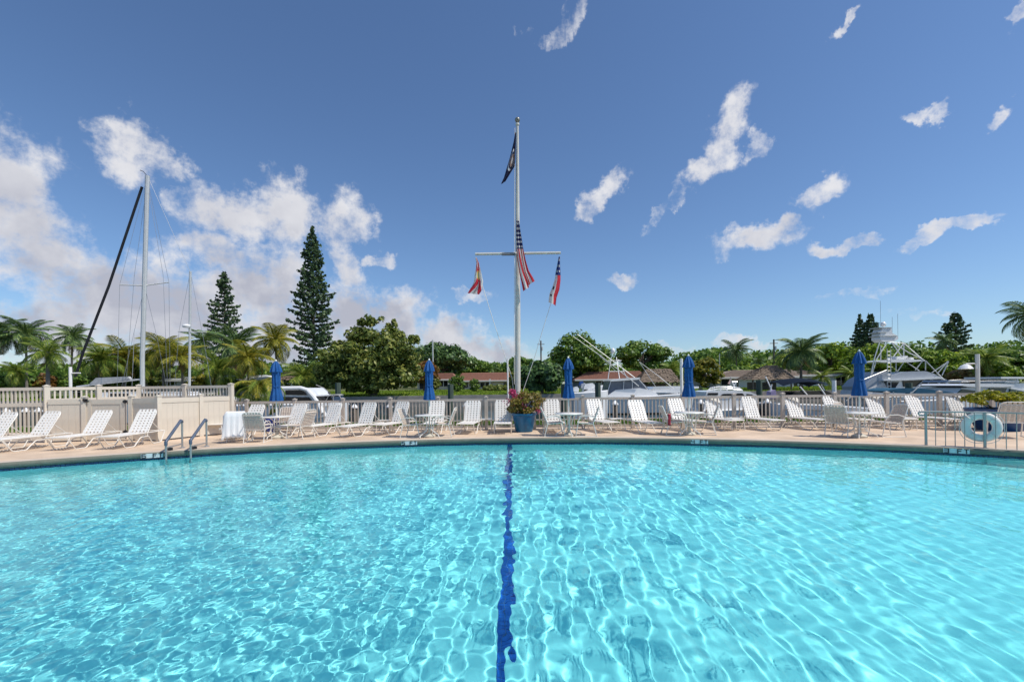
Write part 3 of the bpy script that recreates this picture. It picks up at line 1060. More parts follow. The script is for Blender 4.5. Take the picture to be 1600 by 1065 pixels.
palm('dark palm tuft left of the lone norfolk pine', 1475, 532, 22, 84, 'd', 20)
palm('shaggy sabal palm with dry leaves behind the dock lamp', 1540, 560, 32, 64, 'g', 21, n=22, dead=9, name='sabal_palm', trunk_r=0.2)
palm('coconut palm leaning in at the right edge', 1612, 492, 44, 42, 'd', 22, lean=1.6, base_z=0.3, trunk_r=0.22)
palm('small dark palm behind the rightmost blue parasol', 1332, 585, 24, 60, 'g', 23)
palm('small palm on the skyline right of the utility pole', 1228, 560, 18, 90, 'g', 24)
palm('feathery dark palm on the skyline left of the small shrubs', 1186, 566, 14, 110, 'd', 27)
palm('date palm with fine arching fronds beside the first parasol', 404, 606, 52, 19.6, 'date', 30, n=26, name='date_palm', base_z=0.0, dead=0, trunk_r=0.11, lean=0.1, group='palms on the near bank', up=0.8)

tree('large spreading olive green tree between tallest pine and terracotta house', 582, 510, 160, 58, L_olive, 21, n=13000, leaf=0.24, bot=612, clumps=90, lump=0.30,
     lobes=((540, 540, 100, 616, 6000), (612, 502, 64, 580, 3000), (614, 496, 26, 530, 500), (572, 500, 40, 545, 1300), (582, 495, 50, 512, 500), (648, 522, 24, 540, 350), (528, 528, 40, 560, 900), (628, 540, 70, 618, 5000), (575, 560, 150, 622, 6000)))
tree('dark round tree with hanging leaf clumps behind the terracotta house', 690, 531, 106, 100, L_dark, 22, n=7000, leaf=0.38, bot=592, clumps=60)
tree('mid green tree over the terracotta roof left of the flagpole', 737, 558, 74, 116, L_mid, 23, n=4200, leaf=0.36, bot=590)
tree('reddish brown leaved tree behind the second parasol', 662, 562, 52, 76, L_orange, 24, n=3000, leaf=0.26, bot=606)
tree('very dark broad leaved tree right of the flagpole', 846, 562, 84, 57.6, L_dark, 25, n=8000, leaf=0.28, bot=614, clumps=50)
tree('tall round green tree behind the third parasol', 906, 521, 104, 84, L_mid, 26, n=9000, leaf=0.32, bot=596, clumps=60)
tree('broad green tree behind the yacht radar dome', 1004, 532, 92, 90, L_mid, 27, n=7000, leaf=0.34, bot=585, clumps=50)
tree('shadowy tree between flagpole and dark broad leaved tree', 826, 556, 40, 92, L_mid, 28, n=3000, leaf=0.3, bot=596)
tree('yellow orange croton bush right of the fourth parasol', 1102, 556, 56, 70, L_yellow, 29, 'bush', 'croton_bush', n=3500, leaf=0.26, bot=606)
tree('green bush in front of the tall dark palm', 1148, 568, 44, 80, L_mid, 30, 'bush', 'bush', n=3000, leaf=0.28, bot=600)
tree('bright green tree left of the coconut palm by the thatched hut', 1190, 566, 60, 84, L_bright, 31, n=3500, leaf=0.3, bot=596)
tree('bright green tree right of the big coconut palm', 1298, 532, 84, 78, L_bright, 32, n=7000, leaf=0.3, bot=598, clumps=50)
tree('deep green tree right of the big coconut palm crown', 1262, 540, 60, 88, L_mid, 33, n=4000, leaf=0.3, bot=596)
tree('light green tree left of the tuna tower', 1362, 540, 84, 72, L_bright, 34, n=7000, leaf=0.28, bot=604, clumps=50)
tree('green tree behind the tuna tower struts', 1420, 543, 90, 76, L_mid, 35, n=7000, leaf=0.28, bot=604, clumps=50)
tree('bright green tree right of the tuna tower', 1466, 545, 84, 72, L_bright, 36, n=7000, leaf=0.28, bot=602, clumps=50)
tree('dry brown undergrowth bush left of the dock lamp', 1508, 575, 60, 66, L_dead, 37, 'bush', 'bush', n=3500, leaf=0.24, bot=606)
tree('dark green tree at the right edge below the leaning palm', 1584, 545, 80, 74, L_mid, 38, n=7000, leaf=0.28, bot=604, clumps=50)
tree('light green bush right of the dock lamp', 1566, 570, 60, 64, L_bright, 39, 'bush', 'bush', n=3500, leaf=0.24, bot=606)
tree('green tree above the hedge left of the lone norfolk pine', 1520, 548, 70, 84, L_mid, 40, n=4500, leaf=0.3, bot=600)
tree('clipped green shrub in front of the terracotta house', 715, 584, 27, 70, L_mid, 41, 'bush', 'bush', n=2600, leaf=0.16, bot=613)
tree('smaller clipped shrub right of the first one before the terracotta house', 741, 591, 18, 70, L_mid, 42, 'bush', 'bush', n=1800, leaf=0.14, bot=613)
tree('low leafy planting in front of the terracotta house windows', 776, 601, 54, 74, L_olive, 43, 'bush', 'bush', n=2600, leaf=0.2, bot=612)
tree('narrow climbing shrub beside the white porch', 680, 590, 16, 74, L_olive, 44, 'bush', 'bush', n=1600, leaf=0.18, bot=610)
tree('green tree beyond the flagpole base', 812, 578, 40, 80, L_olive, 45, n=2600, leaf=0.26, bot=608)
for i, (x, y, w, m, lab) in enumerate((
        (20, 585, 70, L_mid, 'green bush low at the left edge under the palms'),
        (62, 582, 56, L_orange, 'bronze leaved bush left of the grey palm trunk'),
        (122, 584, 60, L_mid, 'green bush behind the white dock post'),
        (168, 576, 66, L_olive, 'olive bush behind the sailboat boom'),
        (216, 578, 60, L_mid, 'green bush at the foot of the tall mast'),
        (262, 580, 60, L_olive, 'olive bush right of the tall mast foot'),
        (320, 586, 56, L_yellow, 'yellow croton bush right of the radar mast'),
        (372, 584, 60, L_mid, 'green bush under the yellow fronded palm'),
        (446, 578, 60, L_mid, 'green bush behind the first blue parasol'),
        (500, 560, 70, L_dark, 'dark bush at the foot of the tallest pine'))):
    tree(lab, x, y, w, 63 + (i % 3) * 2, m, 60 + i, 'bush', 'bush', n=2600, leaf=0.24, bot=611, clumps=30)
# the continuous wood behind the houses that reads as one mass
rs = np.random.RandomState(9)
n = 80000
cx = rs.uniform(-210, 210, n)
cy = 128 + rs.uniform(0, 26, n)
hh = 6.9 + 1.3 * np.sin(cx * 0.13) + 1.2 * np.sin(cx * 0.31 + 2) + 0.9 * np.sin(cx * 0.71)
hh = hh + 2.6 * np.clip((cx - 45) / 30, 0, 1)
cz = 1.0 + hh * np.sqrt(rs.uniform(0, 1, n))
nrm = rs.normal(size=(n, 3)) + np.array([0, -0.4, 0.5])
nrm /= np.linalg.norm(nrm, axis=1, keepdims=True)
ob('far_woods', quads_mesh('far_woods', np.stack([cx, cy, cz], -1), nrm, 0.62, L_mid, rs), kind='stuff')
# short grass blades on the banks
n = 70000
gx = rs.uniform(-75, 75, n)
gy = 57.2 + rs.uniform(0, 1, n) ** 1.4 * 28
gz = np.interp(gy, [b_[0] for b_ in BANK], [b_[1] for b_ in BANK]) + 0.05
nrm = rs.normal(size=(n, 3)) * np.array([1, 1, 0.25])
nrm /= np.linalg.norm(nrm, axis=1, keepdims=True)
ob('lawn_grass', quads_mesh('lawn_grass', np.stack([gx, gy, gz], -1), nrm, 0.11, L_bright, rs), kind='stuff')
n = 40000
gx = rs.uniform(-26, 26, n)
gy = rs.uniform(18.65, 20.95, n)
nrm = rs.normal(size=(n, 3)) * np.array([1, 1, 0.25])
nrm /= np.linalg.norm(nrm, axis=1, keepdims=True)
ob('strip_grass', quads_mesh('strip_grass', np.stack([gx, gy, np.full(n, 0.0)], -1), nrm, 0.07, L_mid, rs), kind='stuff')


# ------------------------------------------------------------------ poles, posts, piles on the banks
def post_thing(name, label, cat, px, ytop, Yd, r, m, z0, group=None, n=8, extra=None):
    c = P(px, ytop, Yd)
    t = thing(name, label, cat, (c.x, Yd, z0), 0, group)
    mb = MB()
    mb.tube([(c.x, Yd, z0), (c.x, Yd, c.z)], r, n)
    part('pole' if name != 'dock_pile' else 'pile', mb, m, t)
    if extra:
        extra(t, c)
    return t


def crossarm(t, c):
    m = MB()
    m.box((c.x, c.y, c.z - 0.8), (1.6, 0.1, 0.12))
    part('crossarm', m, wood, t, ang=0)
    m = MB()
    m.tube([(c.x + 0.25, c.y - 0.2, c.z - 2.2), (c.x + 0.25, c.y - 0.2, c.z - 1.4)], 0.2, 8)
    part('transformer', m, alu, t)


post_thing('utility_pole', 'pale utility pole in front of the dark round tree', 'utility pole', 676, 531, 86, 0.13, alu, 0.7, 'utility poles')
post_thing('utility_pole', 'dark utility pole right of the flagpole', 'utility pole', 845, 532, 100, 0.16, wood, 0.8, 'utility poles', extra=crossarm)
post_thing('utility_pole', 'dark utility pole above the round topped thatched hut', 'utility pole', 1209, 530, 92, 0.16, wood, 0.8, 'utility poles', extra=crossarm)
post_thing('utility_pole', 'thin pale utility pole behind the yellow croton bush', 'utility pole', 1124, 552, 90, 0.09, alu, 0.8, 'utility poles')


def pile_cap(t, c):
    m = MB()
    m.lathe([(0.17, -0.02), (0.17, 0.03), (0.02, 0.20)], 10, (c.x, c.y, c.z))
    part('cap', m, gel, t)


for x, y, lab in ((528, 597.5, 'green dock pile at the bow rail of the black windowed yacht'), (881, 600, 'dark green dock pile left of the third parasol'),
                  (934, 598, 'dark green dock pile left of the outrigger yacht cabin'), (1186, 594, 'green dock pile in front of the round thatched hut'),
                  (1420, 598, 'short green pile in front of the big yacht windshield'), (704, 600, 'dark pile beside the clipped green shrub')):
    post_thing('dock_pile', lab, 'dock pile', x, y, 30, 0.19, pile_green, -1.6, 'tall dock piles')
for x, lab in ((10, 'nearest the left edge'), (40, 'left of the tall corner post'), (60, 'beside the tall corner post'), (554, 'left of the lounger under the olive tree'),
               (609, 'by the fence post left of the second parasol'), (728, 'behind the rail left of the flower pot'), (961, 'behind the rail above the little white table'),
               (1095, 'right of the fourth parasol'), (1199, 'left of the bimini boat'), (1592, 'at the right end behind the lime shrub')):
    post_thing('dock_pile', 'white capped dock pile ' + lab, 'dock pile', x, 633.5 - ROLL * (x - 800) * 0.9, 22.2, 0.13, wood, -1.6, 'white capped dock piles', extra=pile_cap)


def lamp_arm(dx, drop):
    def f(t, c):
        m = MB()
        m.tube([(c.x, c.y, c.z - drop), (c.x + dx, c.y, c.z - drop)], 0.03, 6)
        part('arm', m, alu, t)
        m = MB()
        m.lathe([(0.05, 0.10), (0.16, 0.04), (0.26, -0.10), (0.22, -0.12)][::-1], 12, (c.x + dx, c.y, c.z - drop - 0.12))
        part('lamp_head', m, gel, t)
    return f


def side_arm(t, c):
    m = MB()
    m.tube([(c.x, c.y, c.z - 0.28), (c.x + 0.45, c.y, c.z - 0.28)], 0.03, 6)
    part('arm', m, gel, t)


post_thing('dock_lamp', 'grey dock lamp post with a hanging lamp head left of the lime shrub', 'lamp post', 1527, 553, 19.4, 0.075, alu, 0.0, 'dock posts', extra=lamp_arm(-0.5, 0.4))
post_thing('dock_post', 'white dock post with short side arm below the furled sail', 'post', 110, 573, 20.5, 0.06, gel, 0.0, 'dock posts', extra=side_arm)
post_thing('dock_post', 'thin white post just left of the flagpole', 'post', 793, 560, 20.0, 0.035, gel, 0.0, 'dock posts')
post_thing('dock_post', 'slim white post left of the fourth parasol', 'post', 1064.5, 560, 19.6, 0.065, gel, 0.0, 'dock posts')
post_thing('dock_post', 'short white post right of the bimini boat', 'post', 1303, 594, 28, 0.12, gel, -0.8, 'dock posts')

# ------------------------------------------------------------------ boats
def hull_mesh(mb, x0, x1, Yd, beam, zdeck_px, bow='right', zw=-1.0):
    """lofted hull between two photo columns at the distance Yd; zdeck_px: deck height at the stern, bow (pixels)"""
    a, b = P(x0, zdeck_px[0], Yd), P(x1, zdeck_px[1], Yd)
    if bow == 'left':
        a, b = b, a
    n = 14
    ring = []
    for i in range(n + 1):
        f = i / n
        w = beam / 2 * (1 - max(0.0, (f - 0.5) / 0.5) ** 2.2) * (0.92 + 0.08 * min(1, f * 4))
        w = max(w, 0.03)
        x = a.x + (b.x - a.x) * f
        zd = a.z + (b.z - a.z) * f ** 1.6
        rake = (b.x - a.x) * 0.06 * max(0, (f - 0.6) / 0.4)
        zk = zw - 0.25 + 0.5 * max(0, (f - 0.7) / 0.3) ** 2
        ring.append([(x - rake, Yd, zk), (x - rake * 0.5, Yd - w * 0.80, zw + 0.15), (x, Yd - w, zd), (x, Yd - w + 0.08, zd + 0.05), (x, Yd + w - 0.08, zd + 0.05), (x, Yd + w, zd), (x - rake * 0.5, Yd + w * 0.80, zw + 0.15)])
    o = len(mb.v)
    m = 7
    for r in ring:
        mb.v += r
    for i in range(n):
        for k in range(m):
            l = (k + 1) % m
            fc = (o + i * m + k, o + (i + 1) * m + k, o + (i + 1) * m + l, o + i * m + l)
            mb.f.append(fc if (b.x > a.x) else fc[::-1])
            mb.mi.append(0)
    mb.f.append(tuple(o + k for k in (range(m) if b.x > a.x else reversed(range(m)))))
    mb.f.append(tuple(o + n * m + k for k in (reversed(range(m)) if b.x > a.x else range(m))))
    mb.mi += [0, 0]
    return a, b


def boat(name, label, cat, Yd, xc):
    c = P(xc, 600, Yd)
    return thing(name, label, cat, (c.x, Yd, -1.0), 0, 'boats moored along the canal')


def pp(t, name, Yd, dep, polys, m, kind=None, shrink=1.0, ang=30, par=None):
    mb = MB()
    for p in polys:
        mb.pxprism(p, Yd, dep, shrink)
    if par is not None:
        return ob(name, mb.mesh(name, m, ang, base=t.location), par, kind=kind)
    return part(name, mb, m, t, kind, ang)


def pt(t, name, segs, r, m, kind=None, n=5):
    """tubes through photo points; each point is x, y, distance"""
    mb = MB()
    for s in segs:
        mb.tube([P(*q_) for q_ in s], r, n)
    return part(name, mb, m, t, kind)


# --- ketch at the left
t = boat('sailboat', 'white two masted sailboat with dark furled headsail', 'sailboat', 36, 225)
mb = MB()
hull_mesh(mb, 70, 350, 36, 3.6, (624, 621), 'left')
part('hull', mb, gel, t)
mb = MB()
hull_mesh(mb, 70, 350, 36.0, 3.64, (628, 626), 'left', zw=0.05)
part('hull_stripe', mb, mat('navy_stripe_paint', (0.01, 0.02, 0.07), 0.3, var=0.1), t)
pp(t, 'cabin', 35.0, 2.0, [[(150, 622), (160, 612), (285, 612), (300, 622)]], gel, shrink=0.95)
pp(t, 'window', 34.96, 0.05, [[(168, 619), (172, 614.5), (200, 614.5), (200, 619)], [(215, 619), (215, 614.5), (250, 614.5), (250, 619)]], smoked)
mast = pt(t, 'mast', [[(223, 620, 36), (222.5, 560, 36), (230.5, 275, 36)]], 0.16, alu, n=8)
pt(t, 'mast', [[(296, 620, 36.5), (297.5, 424, 36.5)]], 0.09, alu, n=8)
pt(t, 'furled_headsail', [[(118, 588, 36.1), (130, 550, 36.1), (170, 447, 36.1), (222, 292, 36.1)], ], 0.09, dark_sail, n=8)
pt(t, 'spreader', [[(187, 445, 35.2), (226, 446, 36)]], 0.05, alu)
pt(t, 'spreader', [[(226, 446, 36), (264, 441, 36.8)]], 0.05, alu)
pt(t, 'spreader', [[(278, 518, 36.2), (323, 519, 36.8)]], 0.035, alu)
pt(t, 'boom', [[(222, 592, 36.0), (150, 600, 36.0), (120, 604, 36.0)]], 0.07, alu, n=6)
pp(t, 'sail_cover', 35.9, 0.25, [[(140, 599), (150, 590), (200, 588), (203, 592), (150, 601)]], mat('pale_sail_cover', (0.5, 0.5, 0.5), 0.8, var=0.3))
mb = MB()
c = P(291.5, 509, 36.2)
mb.lathe([(0.02, -0.14), (0.26, -0.12), (0.30, 0.0), (0.22, 0.12), (0.02, 0.15)], 14, c)
part('radar_dome', mb, gel, t)
wires = [[(230, 278, 36), (187, 445, 35.2), (183, 612, 35)], [(230, 278, 36), (264, 441, 36.8), (266, 612, 37)], [(231, 290, 36), (255, 430, 36), (262, 610, 36.4)],
         [(228, 300, 36), (210, 430, 36), (196, 610, 35.6)], [(226, 446, 36), (190, 605, 35.2)], [(226, 446, 36), (246, 530, 36.4), (262, 612, 36.9)], [(231, 276, 36), (297, 424, 36.5)],
         [(297.5, 424, 36.5), (320, 540, 36.6), (332, 615, 36.6)], [(297.5, 424, 36.5), (280, 516, 36.2), (272, 612, 36)], [(210, 520, 36), (206, 610, 35)]]
pt(t, 'rigging', wires, 0.014, wire_m, 'stuff', n=4)
pt(t, 'masthead_vane', [[(219, 266, 36), (224, 268, 36), (230, 275, 36)]], 0.025, black)
pt(t, 'deck_rail', [[(75, 614, 34.6), (130, 612, 34.4), (200, 613, 34.3), (330, 614, 34.6)], [(100, 622, 34.5), (100, 612.5, 34.5)], [(150, 622, 34.4), (150, 612, 34.4)], [(290, 622, 34.5), (290, 613.5, 34.5)]], 0.022, steel)

# --- black windowed motor yacht
t = boat('motor_yacht', 'white motor yacht with black curved windows behind the first parasol', 'motor yacht', 26, 450)
mb = MB()
hull_mesh(mb, 372, 545, 26, 3.6, (632, 628), 'right')
part('hull', mb, gel, t)
pp(t, 'cabin', 24.7, 2.6, [[(385, 634), (392, 606), (440, 606), (476, 606), (484, 611), (500, 634), (508, 650), (490, 655), (385, 655)]], gel, shrink=0.92)
pp(t, 'window', 24.64, 0.10, [[(444, 616.5), (447, 608), (472, 608), (480, 617)]], smoked)
pp(t, 'window', 24.64, 0.10, [[(395, 626), (397, 619), (482, 620), (489, 628)]], smoked)
pp(t, 'window', 24.64, 0.10, [[(400, 646), (400, 634), (484, 633), (478, 640), (440, 645)]], smoked)
pt(t, 'roof_arch', [[(438, 606.5, 24.6), (470, 606, 24.6), (480, 609, 24.6), (489, 619, 24.6), (497, 630, 24.6), (503, 645, 24.6)]], 0.11, gel, n=8)
pp(t, 'foredeck', 25.0, 2.0, [[(489, 619), (491, 617), (514, 616.6), (518, 618)]], gel, shrink=0.9)
pp(t, 'fore_window', 25.1, 1.8, [[(492, 627), (491, 619), (516, 618), (522, 627)]], smoked)
pp(t, 'fore_cabin', 25.0, 2.0, [[(494, 634), (492, 627), (522, 627), (528, 634)]], gel, shrink=0.9)
pt(t, 'bow_rail', [[(509, 627, 25), (513, 619, 25), (519, 616.6, 25), (530, 617, 25), (533, 622, 25), (535, 632, 25)], [(521, 617, 25), (521, 630, 25)]], 0.025, steel)
pt(t, 'antenna', [[(514, 613, 25.3), (506, 606, 25.3), (494, 601, 25.3)]], 0.022, mat('grey_fibreglass', (0.35, 0.34, 0.32), 0.5, var=0.1))
pt(t, 'windlass', [[(513, 612.5, 25.3), (516, 614.5, 25.3)]], 0.06, black)

# --- outrigger fishing yacht
t = boat('fishing_yacht', 'white fishing yacht with long raised outriggers beside the wide thatched hut', 'fishing yacht', 40, 990)
mb = MB()
hull_mesh(mb, 905, 1100, 40, 4.6, (622, 612), 'right')
part('hull', mb, gel, t)
pp(t, 'deckhouse', 38.4, 3.2, [[(946, 620), (962, 609), (1000, 606), (1016, 609), (1026, 614), (1030, 620)]], gel, shrink=0.9)
pp(t, 'foredeck', 38.5, 3.0, [[(1010, 613), (1022, 609), (1066, 606.5), (1070, 610), (1068, 613)]], gel, shrink=0.95)
pp(t, 'clear_curtain', 38.55, 2.9, [[(948, 616), (953, 595), (998, 592), (1010, 603), (1014, 609), (962, 611)]], clearglass, shrink=0.95)
pp(t, 'hardtop', 38.3, 3.4, [[(953, 594.5), (960, 592), (999, 589.5), (1001, 591), (996, 593), (956, 595.5)]], gel, shrink=0.97)
fr = [[(948, 617, 38.5), (955, 594, 38.5)], [(974, 611, 38.5), (975, 593, 38.5)], [(988, 608, 38.5), (988, 592, 38.5)], [(1012, 608, 38.5), (998, 592, 38.5)]]
pt(t, 'curtain_frame', fr, 0.03, gel)
pt(t, 'outrigger', [[(895, 525, 37.6), (940, 557, 37.8), (998, 603, 38.3)], ], [0.018, 0.028, 0.04], alu)
pt(t, 'outrigger', [[(902, 522, 41.8), (950, 558, 41.8), (992, 590, 41.6)]], [0.018, 0.028, 0.04], alu)
pt(t, 'outrigger', [[(999, 565, 40.5), (1030, 588, 39.8), (1066, 618, 39)]], [0.016, 0.025, 0.035], alu)
pt(t, 'outrigger_brace', [[(999, 565, 40.5), (1012, 585, 40), (1026, 606, 39.5)], [(937, 556, 37.9), (952, 569, 38.2), (962, 580, 38.5)]], 0.02, alu)
pt(t, 'tower_leg', [[(955, 558, 40), (950, 592, 39)]], 0.035, alu)
pt(t, 'tower_leg', [[(963, 558, 40), (968, 592, 39)]], 0.035, alu)
pt(t, 'tower_leg', [[(966, 562, 40), (980, 591, 39.5)]], 0.03, alu)
pt(t, 'tower_rung', [[(953, 570, 39.7), (971, 570, 39.7)], [(952, 580, 39.3), (976, 580, 39.3)], [(950, 563, 39.9), (971, 563, 39.9)]], 0.03, alu)
mb = MB()
mb.sphere(P(957.5, 548, 40), 0.2, 12, 8, 1.3)
part('radar_dome', mb, gel, t)
pt(t, 'searchlight', [[(965, 563, 40), (969, 565, 40)]], 0.11, gel, n=8)

# --- small open boats left of it
t = boat('skiff', 'small white skiff with outboard motors behind the third parasol', 'skiff', 33, 915)
mb = MB()
hull_mesh(mb, 895, 950, 33, 1.9, (614, 610), 'right')
part('hull', mb, gel, t)
pp(t, 'bow_rise', 32.4, 1.0, [[(903, 616), (926, 606), (932, 608), (914, 618)]], gel)
pp(t, 'outboard_motor', 32.6, 0.4, [[(896, 612), (896, 605), (902, 603.5), (905, 607), (904, 612)]], gel)
pp(t, 'outboard_motor', 33.2, 0.4, [[(908, 606), (909, 600), (914, 598), (917, 602), (916, 607)]], mat('silver_engine_cowl', (0.45, 0.47, 0.5), 0.3, var=0.1))
pp(t, 'console', 33.0, 0.6, [[(912, 608), (914, 600), (926, 598), (930, 602), (928, 608)]], gel)
pp(t, 'seat_cushion', 32.8, 0.5, [[(914, 612), (914, 608.5), (924, 608), (924, 612)]], black)
t = boat('dinghy', 'upturned pale dinghy with blue gear behind the skiff', 'dinghy', 52, 925)
mb = MB()
hull_mesh(mb, 908, 944, 52, 1.6, (604, 602), 'right', zw=-0.4)
part('hull', mb, gel, t)
pp(t, 'gear_bag', 51.6, 0.6, [[(905, 602), (906, 596), (911, 595), (912, 601)]], mat('blue_gear', (0.03, 0.10, 0.35), 0.7, var=0.2))

# --- long white boat between hut and parasol
t = boat('cabin_boat', 'low white cabin boat passing behind the fourth parasol', 'boat', 46, 1060)
mb = MB()
hull_mesh(mb, 1010, 1122, 46, 3.4, (610, 610), 'left')
part('hull', mb, gel, t)
pp(t, 'roof', 44.8, 2.6, [[(1018, 608), (1022, 604), (1066, 603), (1092, 603.5), (1092, 606), (1066, 607.5)]], gel, shrink=0.97)
pp(t, 'window', 44.9, 0.1, [[(1030, 612), (1030, 608.2), (1060, 607.8), (1060, 612)]], smoked)
t = thing('dock_box', 'lime green dock box right of the fourth parasol', 'dock box', tuple(P(1098, 616, 40)), 0)
pp(t, 'box', 39.6, 0.8, [[(1098, 617), (1098, 605.5), (1104, 605.5), (1104, 617)]], lime, ang=0)
pp(t, 'box', 39.6, 0.8, [[(1087, 617), (1087, 606.5), (1091, 606.5), (1091, 617)]], lime, ang=0)
pp(t, 'door', 39.7, 0.6, [[(1091, 617), (1091, 607.5), (1098, 607.5), (1098, 617)]], black, ang=0)

# --- cuddy boat
t = boat('cuddy_boat', 'white cuddy boat with railed roof left of the round thatched hut', 'motor boat', 25, 1145)
mb = MB()
hull_mesh(mb, 1085, 1200, 25, 2.6, (640, 634), 'right')
part('hull', mb, gel, t)
pp(t, 'cabin', 24.1, 1.9, [[(1100, 640), (1104, 612), (1112, 610.5), (1150, 609.5), (1172, 612), (1182, 616), (1188, 640)]], gel, shrink=0.92)
for p in ([(1106, 617), (1107, 613.5), (1122, 613.5), (1122, 617)], [(1126, 618), (1130, 615), (1145, 614.5), (1145, 618)], [(1148, 618), (1148, 614.5), (1160, 614), (1164, 618)], [(1168, 618), (1167, 615), (1175, 616), (1178, 618)]):
    pp(t, 'window', 24.04, 0.1, [p], smoked)
rail = [[(1104, 612, 24.2), (1110, 606, 24.2), (1122, 604, 24.2), (1140, 604.5, 24.2), (1155, 606, 24.2), (1160, 610, 24.2)], [(1106, 609.5, 24.2), (1122, 607, 24.2), (1140, 607, 24.2), (1158, 609, 24.2)]]
rail += [[(x, 603.5, 24.2), (x + 1, 611, 24.2)] for x in (1115, 1125, 1135, 1146)]
pt(t, 'roof_rail', rail, 0.035, gel)
pt(t, 'radio_mast', [[(1148, 604, 24.5), (1144, 596, 24.5), (1150, 597, 24.5), (1146, 604, 24.5)], [(1144, 596, 24.5), (1152, 596.5, 24.5)]], 0.03, gel)
pp(t, 'flag', 24.5, 0.02, [[(1137, 599), (1140, 594), (1142, 588), (1143, 595), (1140, 600)]], mat('faded_flag', (0.6, 0.42, 0.36), 0.9, var=0.3))
pt(t, 'flagstaff', [[(1142, 606, 24.5), (1142, 587, 24.5)]], 0.012, alu)

# --- bimini boat
t = boat('bimini_boat', 'white runabout under a dark navy bimini top', 'motor boat', 24, 1265)
mb = MB()
hull_mesh(mb, 1195, 1372, 24, 2.6, (630, 640), 'right')
part('hull', mb, gel, t)
mb = MB()
hull_mesh(mb, 1200, 1368, 24, 2.63, (637, 648), 'right', zw=0.05)
part('hull_stripe', mb, mat('grey_stripe_paint', (0.12, 0.13, 0.15), 0.3, var=0.1), t)
mb = MB()
a, b = P(1206, 600, 24), P(1283, 599, 24)
nx_, ny_ = 14, 6
for i in range(nx_ + 1):
    for j in range(ny_ + 1):
        f, g = i / nx_, j / ny_
        z = a.z + (b.z - a.z) * f + 0.30 * math.sin(PI * min(1, f * 0.93 + 0.07)) ** 0.7 - 0.20 * (2 * g - 1) ** 2
        mb.v.append((a.x + (b.x - a.x) * f, 23.0 + 2.0 * g, z))
for i in range(nx_):
    for j in range(ny_):
        o = i * (ny_ + 1) + j
        mb.f.append((o, o + ny_ + 1, o + ny_ + 2, o + 1))
        mb.mi.append(0)
part('bimini_top', mb, navy_canvas, t)
pt(t, 'bimini_frame', [[(1206, 600, 23), (1203, 612, 23)], [(1250, 604, 23), (1266, 622, 23)], [(1278, 600, 23), (1293, 622, 23)], [(1283, 599.5, 23.2), (1289, 612, 23.2)], [(1196, 588, 23.6), (1206, 610, 23.6)]], 0.03, gel)
pp(t, 'windshield', 23.1, 1.8, [[(1232, 622), (1242, 612), (1290, 610), (1302, 615), (1300, 623)]], smoked, shrink=0.95)
pp(t, 'seat', 23.2, 1.2, [[(1212, 624), (1212, 612), (1226, 611), (1228, 624)]], mat('tan_upholstery', (0.42, 0.34, 0.27), 0.6, var=0.2))
pp(t, 'cover', 23.0, 0.4, [[(1204, 622), (1205, 611), (1212, 609), (1214, 622)]], mat('lilac_cloth', (0.30, 0.25, 0.42), 0.8, var=0.2))
pp(t, 'engine', 23.6, 0.5, [[(1188, 652), (1188, 632), (1197, 630), (1198, 652)]], black)

# --- sports fishing yacht with tuna tower
t = boat('tower_yacht', 'large white sports fishing yacht with tall tuna tower', 'fishing yacht', 50, 1420)
mb = MB()
hull_mesh(mb, 1338, 1560, 50, 5.2, (620, 606), 'right')
part('hull', mb, gel, t)
pp(t, 'deckhouse', 48.2, 3.6, [[(1386, 620), (1388, 594), (1412, 594.5), (1472, 592), (1486, 602), (1500, 606), (1500, 620)]], gel, shrink=0.95)
pp(t, 'windshield', 48.1, 0.15, [[(1412, 604), (1411, 595), (1468, 592.3), (1486, 602.5)]], smoked)
pp(t, 'saloon_window', 48.1, 0.15, [[(1390, 611), (1388.5, 596.5), (1405, 596.5), (1397, 609)]], smoked)
pp(t, 'bridge_overhang', 47.8, 4.4, [[(1380, 594.5), (1381, 592.5), (1440, 590), (1468, 588.5), (1480, 593.5), (1470, 591.5), (1415, 594)]], gel, shrink=0.98)
pp(t, 'foredeck', 48.0, 4.0, [[(1420, 609), (1478, 604), (1500, 600.5), (1512, 602), (1512, 605), (1440, 611)]], gel, shrink=0.95)
pp(t, 'bridge_curtain', 48.3, 3.4, [[(1391, 592.5), (1393, 586), (1412, 581), (1446, 579.5), (1458, 583), (1472, 589.5)]], gelgrey, shrink=0.92)
pp(t, 'cockpit_curtain', 48.3, 3.4, [[(1350, 604), (1362, 592), (1388, 580), (1392, 592), (1380, 597), (1352, 610)]], gelgrey, shrink=0.95)
pp(t, 'cockpit_cover', 48.2, 3.6, [[(1347, 622), (1352, 610), (1381, 597), (1390, 612), (1390, 622)]], mat('white_boat_cover', (0.66, 0.64, 0.62), 0.8, var=0.2, bump=0.5, bscale=4), shrink=0.95)
pp(t, 'hardtop', 48.4, 3.2, [[(1370, 564.5), (1376, 562.5), (1410, 561), (1445, 562), (1446, 563.5), (1425, 565.5), (1380, 566)]], gel, shrink=0.97)
pp(t, 'tower_pod', 49.4, 1.2, [[(1375, 530), (1376, 519), (1379, 512), (1393, 512), (1394, 520), (1402, 524), (1404, 529), (1398, 533), (1380, 534)]], gel)
pp(t, 'pod_rail', 49.3, 1.4, [[(1372, 519.3), (1372, 518.2), (1386, 518.2), (1386, 519.3)], [(1373, 525), (1373, 524), (1402, 524), (1402, 525)], [(1374, 512), (1374, 511), (1394, 511), (1394, 512)]], alu, ang=0)
mb = MB()
mb.sphere(P(1380, 506.5, 50), 0.27, 12, 8, 1.05)
part('radar_dome', mb, gel, t)
